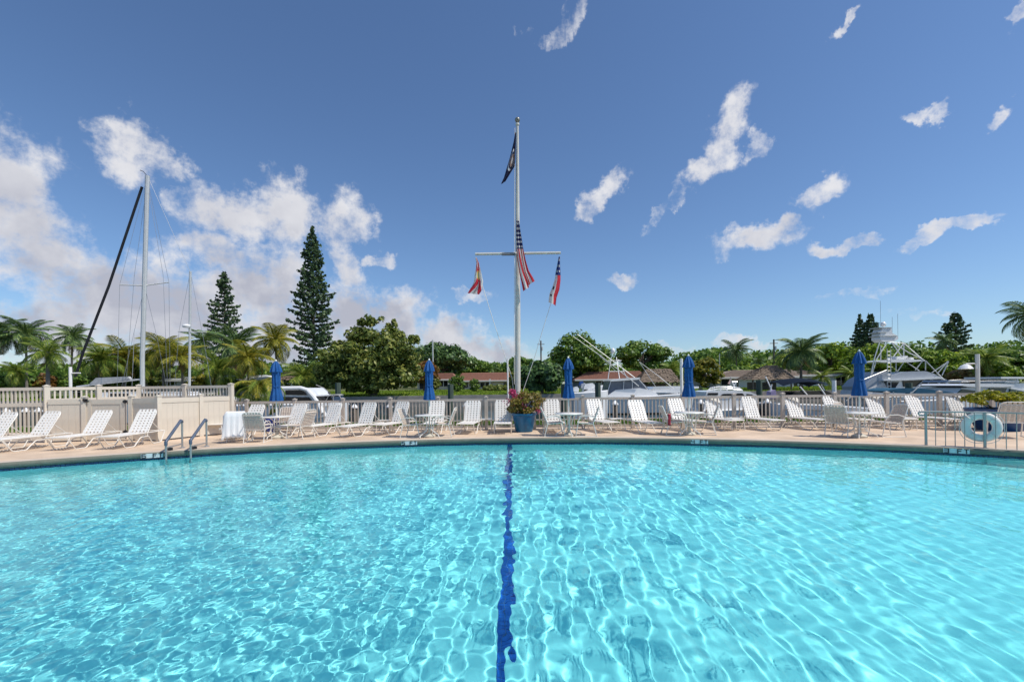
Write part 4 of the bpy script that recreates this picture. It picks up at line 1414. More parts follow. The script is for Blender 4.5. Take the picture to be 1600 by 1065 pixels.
legs = [[(1374, 535, 49), (1366, 560, 48.6), (1360, 588, 48.3)], [(1386, 535, 49.6), (1370, 560, 48.6), (1362, 585, 48.4)], [(1393, 535, 49), (1410, 558, 48.5)], [(1394, 535, 49), (1420, 551, 48.6), (1443, 562, 48.4)],
        [(1386, 534, 51), (1412, 536, 51), (1441, 561, 50)], [(1412, 536, 50.5), (1412, 560, 50)], [(1412, 536, 50.5), (1392, 562, 49.5)], [(1376, 540, 49), (1376, 562, 49)]]
for s in legs:
    pt(t, 'tower_leg', [s], 0.055, alu)
strut = [[(1417, 566, 48.5), (1436, 579, 48.5)], [(1441, 564, 48.5), (1430, 578, 48.5)], [(1446, 563, 48.4), (1446, 578, 48.4)], [(1446, 563.5, 48.4), (1482, 600, 48.2)], [(1400, 566, 48.6), (1400, 580, 48.6)], [(1412, 566, 48.6), (1402, 580, 48.6)],
         [(1482, 564.5, 48.2), (1456, 582, 48.3)], [(1482, 564.5, 48.2), (1472, 586, 48.2)], [(1481, 564, 48.2), (1464, 584, 48.2)]]
for s in strut:
    pt(t, 'hardtop_strut', [s], 0.05, alu)
pt(t, 'outrigger', [[(1349, 593, 47.6), (1385, 578, 48)]], 0.05, alu)
pt(t, 'outrigger', [[(1350, 600, 47.4), (1340, 612, 47.2), (1322, 626, 47)]], 0.05, alu)
lad = [[(1386, 545, 48), (1387, 608, 48)], [(1391.5, 545, 48), (1392, 608, 48)]]
pt(t, 'ladder_rail', lad, 0.04, alu)
for yy in range(549, 606, 6):
    pt(t, 'ladder_rung', [[(1386.3, yy, 48), (1391.7, yy, 48)]], 0.028, alu)
for s in ([(1376, 511, 49.5), (1375.5, 470, 49.5)], [(1394, 533, 49.5), (1394, 495, 49.5)], [(1403, 528, 49.5), (1402.5, 490, 49.5)]):
    pt(t, 'antenna', [s], 0.018, wire_m, n=4)
cross = [[(1432, 604, 48), (1446, 591.5, 48)], [(1448, 602, 48), (1456, 590.5, 48)], [(1466, 600, 48), (1474, 592, 48)], [(1452, 591, 48), (1470, 600, 48)]]
pt(t, 'window_brace', cross, 0.035, alu, 'stuff')
pt(t, 'bow_rail', [[(1480, 594, 47.6), (1500, 593, 47.4), (1530, 594, 47.6), (1556, 600, 49)], [(1500, 600, 47.4), (1500, 593, 47.4)], [(1530, 600, 47.6), (1530, 594, 47.6)]], 0.03, steel)
pp(t, 'hardtop_gear', 49.0, 1.2, [[(1400, 561), (1402, 556.5), (1418, 555.5), (1419, 557.5), (1412, 561)], [(1422, 561.5), (1423, 558), (1427, 558), (1428, 561.5)]], gel)

# --- teal covered boat in front
t = boat('covered_boat', 'boat under a teal cover in front of the tower yacht', 'motor boat', 27, 1440)
mb = MB()
hull_mesh(mb, 1382, 1520, 27, 2.6, (626, 618), 'right')
part('hull', mb, gel, t)
pp(t, 'teal_cover', 26.0, 2.0, [[(1386, 611), (1392, 608.5), (1412, 606), (1440, 606.5), (1470, 610), (1490, 613), (1490, 615), (1430, 614.5), (1400, 613)]], teal_canvas, shrink=0.9)
pt(t, 'cover_strut', [[(1424, 612, 25.9), (1414, 626, 25.9)], [(1440, 600, 25.9), (1424, 614, 25.9)], [(1396, 612, 25.9), (1396, 626, 25.9)]], 0.028, alu)
pp(t, 'blue_cushion', 26.2, 0.8, [[(1448, 640), (1448, 628), (1458, 627), (1458, 640)]], mat('blue_gear', (0.03, 0.10, 0.35), 0.7, var=0.2))

# --- boats at the right
t = boat('cruiser', 'long white cruiser with a flat hardtop and green tinted windows', 'motor yacht', 32, 1560)
mb = MB()
hull_mesh(mb, 1488, 1690, 32, 3.8, (622, 616), 'left')
part('hull', mb, gel, t)
pp(t, 'hardtop', 30.4, 3.2, [[(1500, 602), (1506, 599.5), (1560, 599), (1584, 601), (1586, 603.5), (1566, 604.5), (1512, 604)]], gel, shrink=0.97)
pp(t, 'cabin', 30.6, 2.8, [[(1492, 616), (1503, 606), (1525, 604), (1545, 604.5), (1580, 604), (1620, 612), (1620, 622), (1492, 622)]], gel, shrink=0.95)
gt = mat('green_tinted_glass', (0.05, 0.10, 0.09), 0.08, var=0.2)
pp(t, 'window', 30.5, 0.12, [[(1496, 615), (1504, 607.5), (1524, 610), (1538, 615)]], gt)
pp(t, 'window', 30.5, 0.12, [[(1548, 613), (1546, 606), (1574, 606), (1570, 614)]], gt)
pp(t, 'window', 30.5, 0.12, [[(1578, 614), (1579, 607), (1600, 611), (1612, 614)]], gt)
pt(t, 'grab_rail', [[(1502, 596, 30.6), (1530, 595, 30.6), (1570, 594.5, 30.6), (1584, 598, 30.6)], [(1550, 599, 30.6), (1552, 594.8, 30.6)], [(1530, 599, 30.6), (1531, 595, 30.6)]], 0.022, steel)
t = boat('cruiser', 'second white cruiser with roof rack at the right edge behind the first', 'motor yacht', 40, 1600)
mb = MB()
hull_mesh(mb, 1500, 1720, 40, 4.0, (612, 608), 'left')
part('hull', mb, gel, t)
pp(t, 'hardtop', 38.4, 3.2, [[(1564, 591.5), (1564, 588.5), (1600, 588.5), (1660, 588), (1660, 591.5)]], gel, shrink=0.98)
pp(t, 'roof_pod', 38.6, 2.4, [[(1570, 598), (1572, 594), (1590, 593), (1593, 595), (1592, 598)]], gel)
pp(t, 'cabin', 38.6, 2.8, [[(1560, 604), (1566, 599), (1660, 598), (1660, 610), (1560, 610)]], gel, shrink=0.96)
pt(t, 'roof_support', [[(1590, 592, 38.4), (1586, 600, 38.4)], [(1575, 591.5, 38.4), (1574, 595, 38.4)]], 0.03, alu)
pp(t, 'low_roof', 38.8, 2.4, [[(1480, 597), (1482, 593.5), (1512, 594), (1516, 597)]], gelgrey, shrink=0.96)

# ------------------------------------------------------------------ fences
def bx(d):
    return MB().box((0, 0, 0), d)


taupe = mat('weathered_taupe_vinyl', (0.54, 0.47, 0.40), 0.55, var=0.2, vscale=1.5)
picket_me = bx((0.038, 0.022, 1.02)).mesh('picket', taupe, 0)
tall_me = bx((0.045, 0.025, 1.62)).mesh('picket', vinyl, 0)


def post_mesh(h, w=0.115, m=None):
    mb = MB()
    mb.box((0, 0, h / 2), (w, w, h))
    mb.box((0, 0, h + 0.012), (w + 0.03, w + 0.03, 0.024))
    mb.add([(-w / 2, -w / 2, h + 0.024), (w / 2, -w / 2, h + 0.024), (w / 2, w / 2, h + 0.024), (-w / 2, w / 2, h + 0.024), (0, 0, h + 0.055)], [(0, 1, 4), (1, 2, 4), (2, 3, 4), (3, 0, 4)])
    return mb.mesh('post', m or vinyl, 0)


def fence_run(t, pts, h, pk, pick_h, rails, spacing=0.134, post_me=None, skip_first=False, m=None):
    b = t.location
    for i, p in enumerate(pts):
        if not (skip_first and i == 0):
            q_ = pts[min(i + 1, len(pts) - 1)] - pts[max(i - 1, 0)]
            ob('post', post_me, t, p - b, (0, 0, math.atan2(q_.y, q_.x)))
        if i == len(pts) - 1:
            break
        d = pts[i + 1] - p
        L = d.length
        a = math.atan2(d.y, d.x)
        u = d / L
        mid = (p + pts[i + 1]) / 2
        for z, hh, w in rails:
            ob('rail', bx((L - 0.118, w, hh)).mesh('rail', m or vinyl, 0), t, mid - b + Vector((0, 0, z)), (0, 0, a))
        n = max(2, int(round((L - 0.115) / spacing)))
        for k in range(1, n):
            c = p + u * (0.0575 + (L - 0.115) * k / n)
            ob('picket', pk, t, c - b + Vector((0, 0, pick_h)), (0, 0, a))


fx = [366, 386, 461, 536, 610.5, 685, 760, 835, 911, 989, 1067, 1147, 1223, 1304, 1385.5, 1468, 1550.5, 1640]
fp = []
for px in fx:
    # solve for the point of the fence line seen in this column
    lo, hi = 10.0, 25.0
    for _ in range(40):
        md = (lo + hi) / 2
        x_ = P(px, 650, md).x
        if md < FENCE_Y(x_):
            lo = md
        else:
            hi = md
    fp.append(Vector((P(px, 650, lo).x, lo, 0)))
t = thing('picket_fence', 'long low taupe picket fence behind the loungers', 'fence', fp[0], 0)
pm = post_mesh(1.22, 0.115, taupe)
fence_run(t, fp, 1.2, picket_me, 0.62, [(1.125, 0.09, 0.05), (0.115, 0.09, 0.05)], post_me=pm, m=taupe)

Apt, Bpt, Cpt = G(74, 691), G(248.5, 689), G(362, 677)
t = thing('picket_fence', 'tall beige picket fence behind the privacy panels at left', 'fence', Apt, 0)
tm = post_mesh(1.84, 0.14)
ups = [P(74, 690, Apt.y), P(155, 680, 16.0), P(218, 680, 17.3), P(290, 680, 17.2), P(362, 680, Cpt.y)]
ups = [Vector((p.x, p.y, 0)) for p in ups]
fence_run(t, ups, 1.84, tall_me, 0.9, [(1.755, 0.10, 0.055), (0.12, 0.10, 0.055), (1.38, 0.10, 0.055)], 0.13, post_me=tm)
lefts = [Vector((Apt.x, Apt.y, 0)), Vector((Apt.x - 1.75, Apt.y - 0.12, 0)), Vector((Apt.x - 3.5, Apt.y - 0.3, 0))]
fence_run(t, lefts, 1.84, tall_me, 0.9, [(1.755, 0.10, 0.055), (0.12, 0.10, 0.055), (1.24, 0.12, 0.06)], 0.128, post_me=tm, skip_first=True)


def solid_panel(t, p, q_, h, boards=None, name='panel'):
    """tongue and groove boards between a top and a bottom rail"""
    b = t.location
    d = q_ - p
    L = d.length
    a = math.atan2(d.y, d.x)
    u = d / L
    mid = (p + q_) / 2
    ob('rail', bx((L, 0.06, 0.16)).mesh('rail', vinyl, 0), t, mid - b + Vector((0, 0, h - 0.08)), (0, 0, a))
    ob('rail', bx((L, 0.06, 0.14)).mesh('rail', vinyl, 0), t, mid - b + Vector((0, 0, 0.12)), (0, 0, a))
    n = boards or max(2, int(round(L / 0.17)))
    w = L / n
    me_ = bx((w - 0.003, 0.03, h - 0.30)).mesh('board', vinyl, 0)
    for k in range(n):
        c = p + u * (w * (k + 0.5))
        ob('board', me_, t, c - b + Vector((0, 0, 0.04 + h / 2)), (0, 0, a))


PH = 1.40
t = thing('privacy_fence', 'bright beige solid privacy fence behind the pool ladder', 'fence', Bpt, 0, 'beige privacy panels')
pv = post_mesh(PH + 0.06, 0.13)
M1 = G(314, 681.5)
for p in (Bpt, M1):
    ob('post', pv, t, p - t.location, (0, 0, math.atan2(Cpt.y - Bpt.y, Cpt.x - Bpt.x)))
u1, u2 = (M1 - Bpt).normalized() * 0.07, (Cpt - M1).normalized() * 0.07
solid_panel(t, Bpt + u1, M1 - u1, PH)
solid_panel(t, M1 + u2, Cpt - u2, PH)
Hg, Kg, Dg = G(137, 689), G(198, 688), G(206, 688)
A2 = Apt + Vector((0.10, -0.05, 0))
t = thing('privacy_fence', 'shaded solid panel left of the gate, beside the tall corner post', 'fence', A2, 0, 'beige privacy panels')
uu = (Hg - A2).normalized()
solid_panel(t, A2, Hg - uu * 0.14, PH)
ob('post', pv, t, Hg - uu * 0.07 - A2, (0, 0, math.atan2(uu.y, uu.x)))
t = thing('privacy_gate', 'shaded beige gate with two black hinges behind the loungers', 'gate', Hg, 0)
uu = (Kg - Hg).normalized()
ga = math.atan2(uu.y, uu.x)
sl = bx((0.15, 0.065, PH - 0.06)).mesh('stile', vinyl, 0)
ob('stile', sl, t, uu * 0.08 + Vector((0, 0, PH / 2 + 0.02)), (0, 0, ga))
ob('stile', sl, t, (Kg - Hg) - uu * 0.10 + Vector((0, 0, PH / 2 + 0.02)), (0, 0, ga))
solid_panel(t, Hg + uu * 0.16, Kg - uu * 0.18, PH - 0.02)
hg = MB()
hg.box((0, -0.045, 0), (0.15, 0.02, 0.06)).box((0, -0.05, 0), (0.07, 0.03, 0.10))
hg.tube([(0.01, -0.06, -0.06), (0.01, -0.06, 0.06)], 0.018, 6)
hm = hg.mesh('hinge', black)
for z in (PH - 0.10, 0.30):
    ob('hinge', hm, t, (Kg - Hg) + Vector((0, 0, z)), (0, 0, ga))
lt = MB()
lt.box((0, -0.05, 0), (0.10, 0.04, 0.12)).box((0.03, -0.07, -0.03), (0.16, 0.03, 0.04)).sphere((-0.02, -0.09, 0.03), 0.045, 8, 5)
ob('latch', lt.mesh('latch', black), t, uu * 0.0 + Vector((0, 0, PH - 0.05)), (0, 0, ga))
t = thing('privacy_fence', 'narrow shaded solid panel between gate hinges and bright corner post', 'fence', Dg, 0, 'beige privacy panels')
uu = (Bpt - Dg).normalized()
ob('post', pv, t, (0, 0, 0), (0, 0, ga))
solid_panel(t, Dg + uu * 0.07, Bpt - uu * 0.07, PH)


# ------------------------------------------------------------------ furniture
def make_lounger():
    t = thing('lounger', 'white strap lounger', 'lounger', (0, 0, 0), 0, 'white strap loungers round the pool')
    W_ = 0.29
    zs = 0.37
    fr = MB()
    for s in (-1, 1):
        fr.tube([(-0.70, s * W_, zs), (1.12, s * W_, zs)], 0.017, 6)
    fr.tube([(1.12, -W_, zs), (1.15, -W_ + 0.03, zs), (1.15, W_ - 0.03, zs), (1.12, W_, zs)], 0.017, 6)
    fr.tube([(-0.70, -W_, zs), (-0.70, W_, zs)], 0.015, 6)
    fr.tube([(0.02, -W_, zs - 0.02), (0.02, W_, zs - 0.02)], 0.015, 6)
    ob('frame', fr.mesh('frame', white), t)
    for s in (-1, 1):
        lg = MB()
        y = s * (W_ + 0.004)
        lg.tube([(1.12, y, zs), (1.08, y, zs - .06), (0.87, y, 0.03), (0.84, y, 0.015), (0.55, y, 0.015), (0.52, y, 0.03), (0.31, y, 0.24), (0.26, y, 0.26),
                 (0.02, y, 0.26), (-0.03, y, 0.24), (-0.18, y, 0.03), (-0.21, y, 0.015), (-0.50, y, 0.015), (-0.53, y, 0.03), (-0.68, y, zs - .06), (-0.70, y, zs)], 0.015, 6)
        lg.tube([(0.02, y, 0.26), (0.02, y, zs)], 0.014, 5)
        ob('leg', lg.mesh('leg', white), t)
    st = MB()
    n = 11
    for i in range(n):
        x = 0.07 + (1.08 - 0.07) * (i + 0.5) / n
        st.box((x, 0, zs + 0.010), (0.060, 2 * W_ + 0.02, 0.004))
    for j in range(5):
        y = -0.22 + 0.11 * j
        st.box((0.575, y, zs + 0.016), (1.06, 0.072, 0.004))
    ob('seat', st.mesh('seat', strap, 0), t, kind='stuff')
    # backrest is built lying along -x and tilted up about the hinge
    bk = ob('backrest', None, t, (0, 0, zs), (0, math.radians(60), 0))
    bf = MB()
    BL = 0.80
    bf.tube([(0, -W_ + .01, 0), (-BL + 0.10, -W_ + .01, 0), (-BL + 0.03, -W_ + 0.04, 0), (-BL, -W_ + 0.11, 0), (-BL, W_ - 0.11, 0), (-BL + 0.03, W_ - 0.04, 0), (-BL + 0.10, W_ - .01, 0), (0, W_ - .01, 0)], 0.017, 6)
    ob('back_frame', bf.mesh('back_frame', white), bk)
    sb = MB()
    for i in range(8):
        x = -0.05 - 0.70 * (i + 0.5) / 8
        sb.box((x, 0, 0.014), (0.052, 2 * W_ + 0.01 - (0.04 if i == 7 else 0), 0.004))
    for j in range(5):
        y = -0.22 + 0.11 * j
        sb.box((-0.41, y, 0.020), (0.80, 0.066, 0.004))
    ob('back_strap', sb.mesh('back_strap', strap, 0), bk, kind='stuff')
    sp = MB()
    for s in (-1, 1):
        sp.tube([(-0.20, s * (W_ - .03), zs + 0.32), (-0.56, s * (W_ - .03), zs + 0.01)], 0.012, 5)
    sp.tube([(-0.56, -W_, zs + 0.01), (-0.56, W_, zs + 0.01)], 0.012, 5)
    ob('back_support', sp.mesh('back_support', white), t)
    return t


def place_lounger(src, first, jx, jy, head, tilt, label):
    p = G(jx, jy, 0.39)
    loc = (p.x, p.y, 0)
    t = src if first else dup(src, loc, math.radians(head), label)
    t.location, t.rotation_euler = loc, (0, 0, math.radians(head))
    t['label'] = label
    for ch in t.children:
        if ch.name.startswith('backrest'):
            ch.rotation_euler = (0, math.radians(tilt), 0)
    return t


LOUNGERS = [
    (-10, 681.5, -97, 58, 'white strap lounger cut off by the left edge'),
    (60, 678.8, -96, 58, 'white strap lounger in front of the tall corner post'),
    (144, 676, -89, 57, 'white strap lounger in front of the gate'),
    (216, 674.6, -88, 58, 'white strap lounger left of the pool ladder, before the bright corner post'),
    (393, 664, -98, 64, 'white strap lounger back showing above the towel draped chair'),
    (460, 662, -104, 64, 'white strap lounger back behind the table of the first parasol'),
    (516, 660.5, -111, 66, 'white strap lounger in front of the yacht bow rail'),
    (570, 661, -111, 66, 'white strap lounger below the olive tree, its back upright'),
    (622, 658.5, -114, 66, 'white strap lounger left of the second parasol with wide strap gaps'),
    (681, 657.5, -92, 67, 'white strap lounger straight behind the table of the second parasol'),
    (737, 657, -97, 66, 'white strap lounger between second parasol and flower pot'),
    (786, 656.5, -90, 68, 'white strap lounger directly left of the flower pot'),
    (863, 655.5, -88, 68, 'white strap lounger directly right of the flower pot'),
    (933, 655, -75, 66, 'white strap lounger just right of the table of the third parasol'),
    (1000, 656, -79, 60, 'white strap lounger right of the little white table, lower back'),
    (1062, 653.5, -78, 64, 'white strap lounger with red cloth behind the fourth parasol table'),
    (1119, 652, -80, 70, 'white strap lounger right of the fourth parasol table'),
    (1177, 652, -76, 70, 'white strap lounger left of the fence post by the bimini boat'),
    (1246, 651, -78, 67, 'white strap lounger in front of the bimini boat'),
    (1307, 651, -79, 66, 'white strap lounger behind the tan backed chair'),
    (1373, 650, -82, 69, 'white strap lounger right of the fifth parasol'),
    (1438, 650, -79, 65, 'white strap lounger left of the pool railing post'),
    (1500, 649, -83, 70, 'white strap lounger behind the pool railing, left of the lime shrub'),
]
L0 = make_lounger()
for i, (x, y, h, tl, lab) in enumerate(LOUNGERS):
    place_lounger(L0, i == 0, x, y, h, tl, lab)


def make_chair():
    t = thing('patio_chair', 'white patio chair', 'chair', (0, 0, 0), 0, 'patio chairs at the parasol tables')
    W_ = 0.29
    for s in (-1, 1):
        f = MB()
        y = s * W_
        f.tube([(-0.33, y, 0.0), (-0.22, y, 0.42), (-0.30, y, 0.62), (-0.40, y * 0.96, 0.88), (-0.42, y * 0.8, 0.93)], 0.014, 6)
        f.tube([(-0.27, y, 0.60), (-0.10, y, 0.655), (0.12, y, 0.645), (0.20, y, 0.60), (0.24, y, 0.50), (0.34, y, 0.0)], 0.014, 6)
        f.tube([(0.34, y, 0.012), (-0.33, y, 0.012)], 0.012, 5)
        ob('leg_frame', f.mesh('leg_frame', white), t)
    r = MB()
    for s in (-1, 1):
        r.tube([(-0.22, s * (W_ - .02), 0.40), (0.27, s * (W_ - .02), 0.43)], 0.013, 6)
    r.tube([(0.27, -W_, 0.43), (0.27, W_, 0.43)], 0.013, 6)
    r.tube([(-0.22, -W_, 0.40), (-0.22, W_, 0.40)], 0.013, 6)
    tr_ = MB()
    tr_.tube([(-0.42, -W_ * .8, 0.93), (-0.425, -W_ * .5, 0.945), (-0.425, W_ * .5, 0.945), (-0.42, W_ * .8, 0.93)], 0.014, 6)
    ob('top_rail', tr_.mesh('top_rail', white), t)
    ob('seat_frame', r.mesh('seat_frame', white), t)
    st = MB()
    for i in range(9):
        f = (i + 0.5) / 9
        st.beam((-0.21 + 0.46 * f, -W_ + .01, 0.415 + 0.03 * f), (-0.21 + 0.46 * f, W_ - .01, 0.415 + 0.03 * f), 0.044, 0.006)
    ob('seat', st.mesh('seat', sling, 0), t, kind='stuff')
    sb = MB()
    for i in range(9):
        f = (i + 0.4) / 9
        z = 0.44 + 0.46 * f
        x = -0.225 - 0.20 * f
        sb.beam((x, -W_ + .015 + 0.02 * f, z), (x, W_ - .015 - 0.02 * f, z), 0.006, 0.046, (0.35, 0, 1))
    for j in range(6):
        y = -0.21 + 0.084 * j
        sb.beam((-0.232, y, 0.43), (-0.430, y * 0.97, 0.94), 0.058, 0.005, (1, 0, 0.35))
    ob('backrest', sb.mesh('backrest', sling, 0), t, kind='stuff')
    return t


C0 = make_chair()
CHAIRS = [  # floor pixel under the seat centre, direction faced in degrees (0 = right, 90 = away)
    (403, 690, 98, 'tan backed patio chair seen from behind beside the white towel'),
    (376, 688.5, 104, 'patio chair hidden under the white towel'),
    (470, 684, 165, 'patio chair facing left at the table of the first parasol'),
    (446, 676, -80, 'patio chair facing the pool behind the table of the first parasol'),
    (645, 682.5, -8, 'patio chair facing right, left of the second parasol table'),
    (693, 681, 178, 'patio chair facing left, right of the second parasol table'),
    (865, 680, 2, 'patio chair facing right, between flower pot and third parasol table'),
    (916, 680, 172, 'patio chair facing left, right of the third parasol table'),
    (1053, 678.5, -4, 'patio chair facing right, left of the fourth parasol table'),
    (1101, 678, 160, 'patio chair facing left, right of the fourth parasol table'),
    (1312, 681, 38, 'tan backed patio chair seen from behind left of the fifth parasol table'),
    (1330, 674, -62, 'patio chair facing the pool behind the fifth parasol table'),
    (1386, 681, 176, 'patio chair facing left, right of the fifth parasol table'),
    (1578, 683, 62, 'large tan backed patio chair seen from behind, right of the life ring'),
]
for i, (x, y, h, lab) in enumerate(CHAIRS):
    p = G(x, y)
    if i == 0:
        C0.location, C0.rotation_euler = p, (0, 0, math.radians(h))
        C0['label'] = lab
    else:
        c_ = dup(C0, p, math.radians(h), lab)
        if i == len(CHAIRS) - 1:
            c_.scale = (1.1, 1.25, 1.08)

# towel over the hidden chair
p = G(376, 688.5)
ca, sa = math.cos(math.radians(104)), math.sin(math.radians(104))
rs = np.random.RandomState(4)
prof = [(0.02, 0.52), (-0.14, 0.60), (-0.28, 0.76), (-0.40, 0.965), (-0.455, 0.975), (-0.49, 0.93), (-0.51, 0.78), (-0.54, 0.60), (-0.575, 0.42), (-0.60, 0.24), (-0.61, 0.17)]
mb = MB()
nw = 14
for i, (x, z) in enumerate(prof):
    for j in range(nw + 1):
        y = (-0.35 + 0.70 * j / nw) * (1 - 0.10 * (i > 4) * (1 - i / 12))
        wv = 0.018 * math.sin(j * 1.9 + i * 0.3) * max(0, i - 4) / 4
        droop = -0.16 * max(0, abs(-1 + 2 * j / nw) - 0.72) / 0.28
        zz = z + droop * (1 if i < 9 else 0.6) + (0.02 * math.sin(j * 2.3) if i == len(prof) - 1 else 0)
        xx = x + wv
        mb.v.append((p.x + xx * ca - y * sa, p.y + xx * sa + y * ca, zz))
for i in range(len(prof) - 1):
    for j in range(nw):
        a = i * (nw + 1) + j
        mb.f.append((a, a + 1, a + nw + 2, a + nw + 1))
        mb.mi.append(0)
tw = ob('towel', mb.mesh('towel', towel_m, 80, base=p), None, p)
sol = tw.modifiers.new('thick', 'SOLIDIFY')
sol.thickness = 0.012
tag(tw, 'white towel draped over the back of a patio chair', 'towel')

# tables and parasols
def make_table():
    t = thing('patio_table', 'round white table', 'table', (0, 0, 0), 0, 'round tables under the parasols')
    ob('tabletop', MB().lathe([(0.02, 0.705), (0.40, 0.70), (0.455, 0.708), (0.465, 0.722), (0.455, 0.735), (0.03, 0.742)], 32).mesh('tabletop', white), t)
    for k in range(4):
        a = PI / 4 + k * PI / 2
        c, s = math.cos(a), math.sin(a)
        lg = MB()
        lg.tube([(0.30 * c, 0.30 * s, 0.70), (0.16 * c, 0.16 * s, 0.62), (0.10 * c, 0.10 * s, 0.40), (0.14 * c, 0.14 * s, 0.22), (0.30 * c, 0.30 * s, 0.13), (0.40 * c, 0.40 * s, 0.09), (0.43 * c, 0.43 * s, 0.015)], 0.016, 6)
        ob('leg', lg.mesh('leg', white), t)
    rg = MB()
    rg.tube([(0.13 * math.cos(a), 0.13 * math.sin(a), 0.30) for a in [2 * PI * i / 16 for i in range(16)]], 0.012, 5, True)
    ob('brace_ring', rg.mesh('brace_ring', white), t)
    return t


def make_parasol():
    t = thing('parasol', 'closed blue parasol', 'parasol', (0, 0, 0), 0, 'closed blue parasols')
    ob('pole', MB().tube([(0, 0, 0.1), (0, 0, 2.52)], 0.022, 8).mesh('pole', white), t)
    ob('base', MB().lathe([(0.20, 0.0), (0.21, 0.05), (0.15, 0.09), (0.05, 0.13), (0.045, 0.36), (0.03, 0.38)], 20).mesh('base', mat('cream_base', (0.6, 0.55, 0.45), 0.6, var=0.15)), t)
    rsx = np.random.RandomState(2)
    fold = lambda k, amp: (lambda a, i: 1 + amp * math.sin(k * a + 0.35 * i) + 0.10 * amp * math.sin(3 * a + i))
    low = MB().lathe([(0.13, 1.24), (0.185, 1.25), (0.175, 1.36), (0.145, 1.52), (0.115, 1.68), (0.108, 1.80), (0.118, 1.95), (0.112, 2.10), (0.118, 2.25), (0.09, 2.36), (0.05, 2.42)], 48, mod=fold(8, 0.17))
    cn = ob('canopy', low.mesh('canopy', canvas_blue, 60), t)
    vt = MB().lathe([(0.13, 2.20), (0.165, 2.21), (0.15, 2.30), (0.115, 2.42), (0.07, 2.52), (0.03, 2.57)], 48, mod=fold(8, 0.20))
    ob('vent', vt.mesh('vent', canvas_blue, 60), cn)
    st = MB().tube([(0.122 * math.cos(a), 0.122 * math.sin(a), 1.72) for a in [2 * PI * i / 20 for i in range(20)]], 0.014, 5, True)
    ob('tie_strap', st.mesh('tie_strap', canvas_blue), cn)
    ob('finial', MB().lathe([(0.02, 2.56), (0.035, 2.585), (0.03, 2.61), (0.008, 2.635)], 10).mesh('finial', white), t)
    return t


T0, U0 = make_table(), make_parasol()
TABLES = [(433, 684.5, 'round white table under the first parasol from the left', 'closed blue parasol nearest the privacy fence, beside the date palm', 0.5),
          (671, 682.5, 'round white table under the second parasol from the left', 'closed blue parasol in front of the terracotta porch', 0.2),
          (889, 680.5, 'round white table under the parasol right of the flower pot', 'closed blue parasol in front of the tall round green tree', 0.9),
          (1077, 679.5, 'round white table under the parasol by the slim white post', 'closed blue parasol beside the slim white post', 1.3),
          (1343, 683, 'round white table under the rightmost parasol', 'closed blue parasol left of the tower yacht', 0.1)]
for i, (x, y, l1, l2, rz) in enumerate(TABLES):
    p = G(x, y)
    if i == 0:
        for o_, l_ in ((T0, l1), (U0, l2)):
            o_.location, o_.rotation_euler, o_['label'] = p, (0, 0, rz), l_
    else:
        dup(T0, p, rz, l1)
        u_ = dup(U0, p, rz * 2.1, l2)
        u_.scale = (0.93 + 0.05 * (i % 2), 0.96 - 0.04 * (i % 2), 0.98)
    # small lean of each parasol in its sleeve
for i, o_ in enumerate([o for o in bpy.data.objects if o.name.startswith('parasol')]):
    o_.rotation_euler = ((i % 3 - 1) * 0.006, 0.006 * ((i * 2) % 3 - 1) + 0.004, o_.rotation_euler[2])


def make_side():
    t = thing('side_table', 'low white side table', 'side table', (0, 0, 0), 0, 'low white side tables between loungers')
    ob('tabletop', MB().box((0, 0, 0.40), (0.50, 0.46, 0.022)).box((0, 0, 0.382), (0.44, 0.40, 0.014)).mesh('tabletop', white, 0), t)
    for sx in (-1, 1):
        lg = MB()
        lg.tube([(sx * 0.22, -0.20, 0.38), (sx * 0.26, -0.22, 0.02), (sx * 0.26, 0.22, 0.02), (sx * 0.22, 0.20, 0.38)], 0.014, 6)
        ob('leg', lg.mesh('leg', white), t)
    return t


S0 = make_side()
for i, (x, y, rz, lab) in enumerate(((117, 687, 0.3, 'low white side table between the first two whole loungers, before the gate'), (339, 679.5, 0.2, 'low white side table in front of the bright privacy fence end'),
                                     (601, 672.5, 0.0, 'low white side table left of the lounger with wide strap gaps'), (963, 671, 0.1, 'low white side table right of the third parasol'),
                                     (1147, 671, 0.2, 'low white side table between loungers right of the fourth parasol'), (1412, 671, 0.1, 'low white side table left of the pool railing post'),
                                     (758, 671, 0.0, 'low white side table in front of the fence left of the flower pot'))):
    p = G(x, y)
    if i == 0:
        S0.location, S0.rotation_euler, S0['label'] = p, (0, 0, rz), lab
    else:
        dup(S0, p, rz, lab)

# red cloth hanging on the lounger behind the fourth table
p = G(1046, 657, 0.6)
mb = MB()
for i in range(5):
    for j in range(9):
        mb.v.append((-0.04 + 0.02 * i, 0.012 * math.sin(i * 2 + j), 0.20 - 0.042 * j))
for i in range(4):
    for j in range(8):
        a = i * 9 + j
        mb.f.append((a, a + 1, a + 10, a + 9))
        mb.mi.append(0)
rt_ = ob('red_cloth', mb.mesh('red_cloth', red_towel, 80), None, (p.x, p.y, 0.60))
rt_.modifiers.new('thick', 'SOLIDIFY').thickness = 0.01
tag(rt_, 'red cloth hanging on a lounger behind the fourth parasol table', 'cloth')


# ------------------------------------------------------------------ planters
def planter(name, label, px, py, prof, m, n=28):
    p = G(px, py)
    t = thing(name, label, 'planter', p, 0)
    ob('pot', MB().lathe(prof, n).mesh('pot', m), t)
    zt = prof[-3][1]
    ob('soil', MB().lathe([(0.01, zt - 0.06), (prof[-2][0] * 0.97, zt - 0.06), (0.01, zt - 0.05)], 20).mesh('soil', mat('potting_soil', (0.04, 0.03, 0.02), 0.95, var=0.3)), t)
    return t


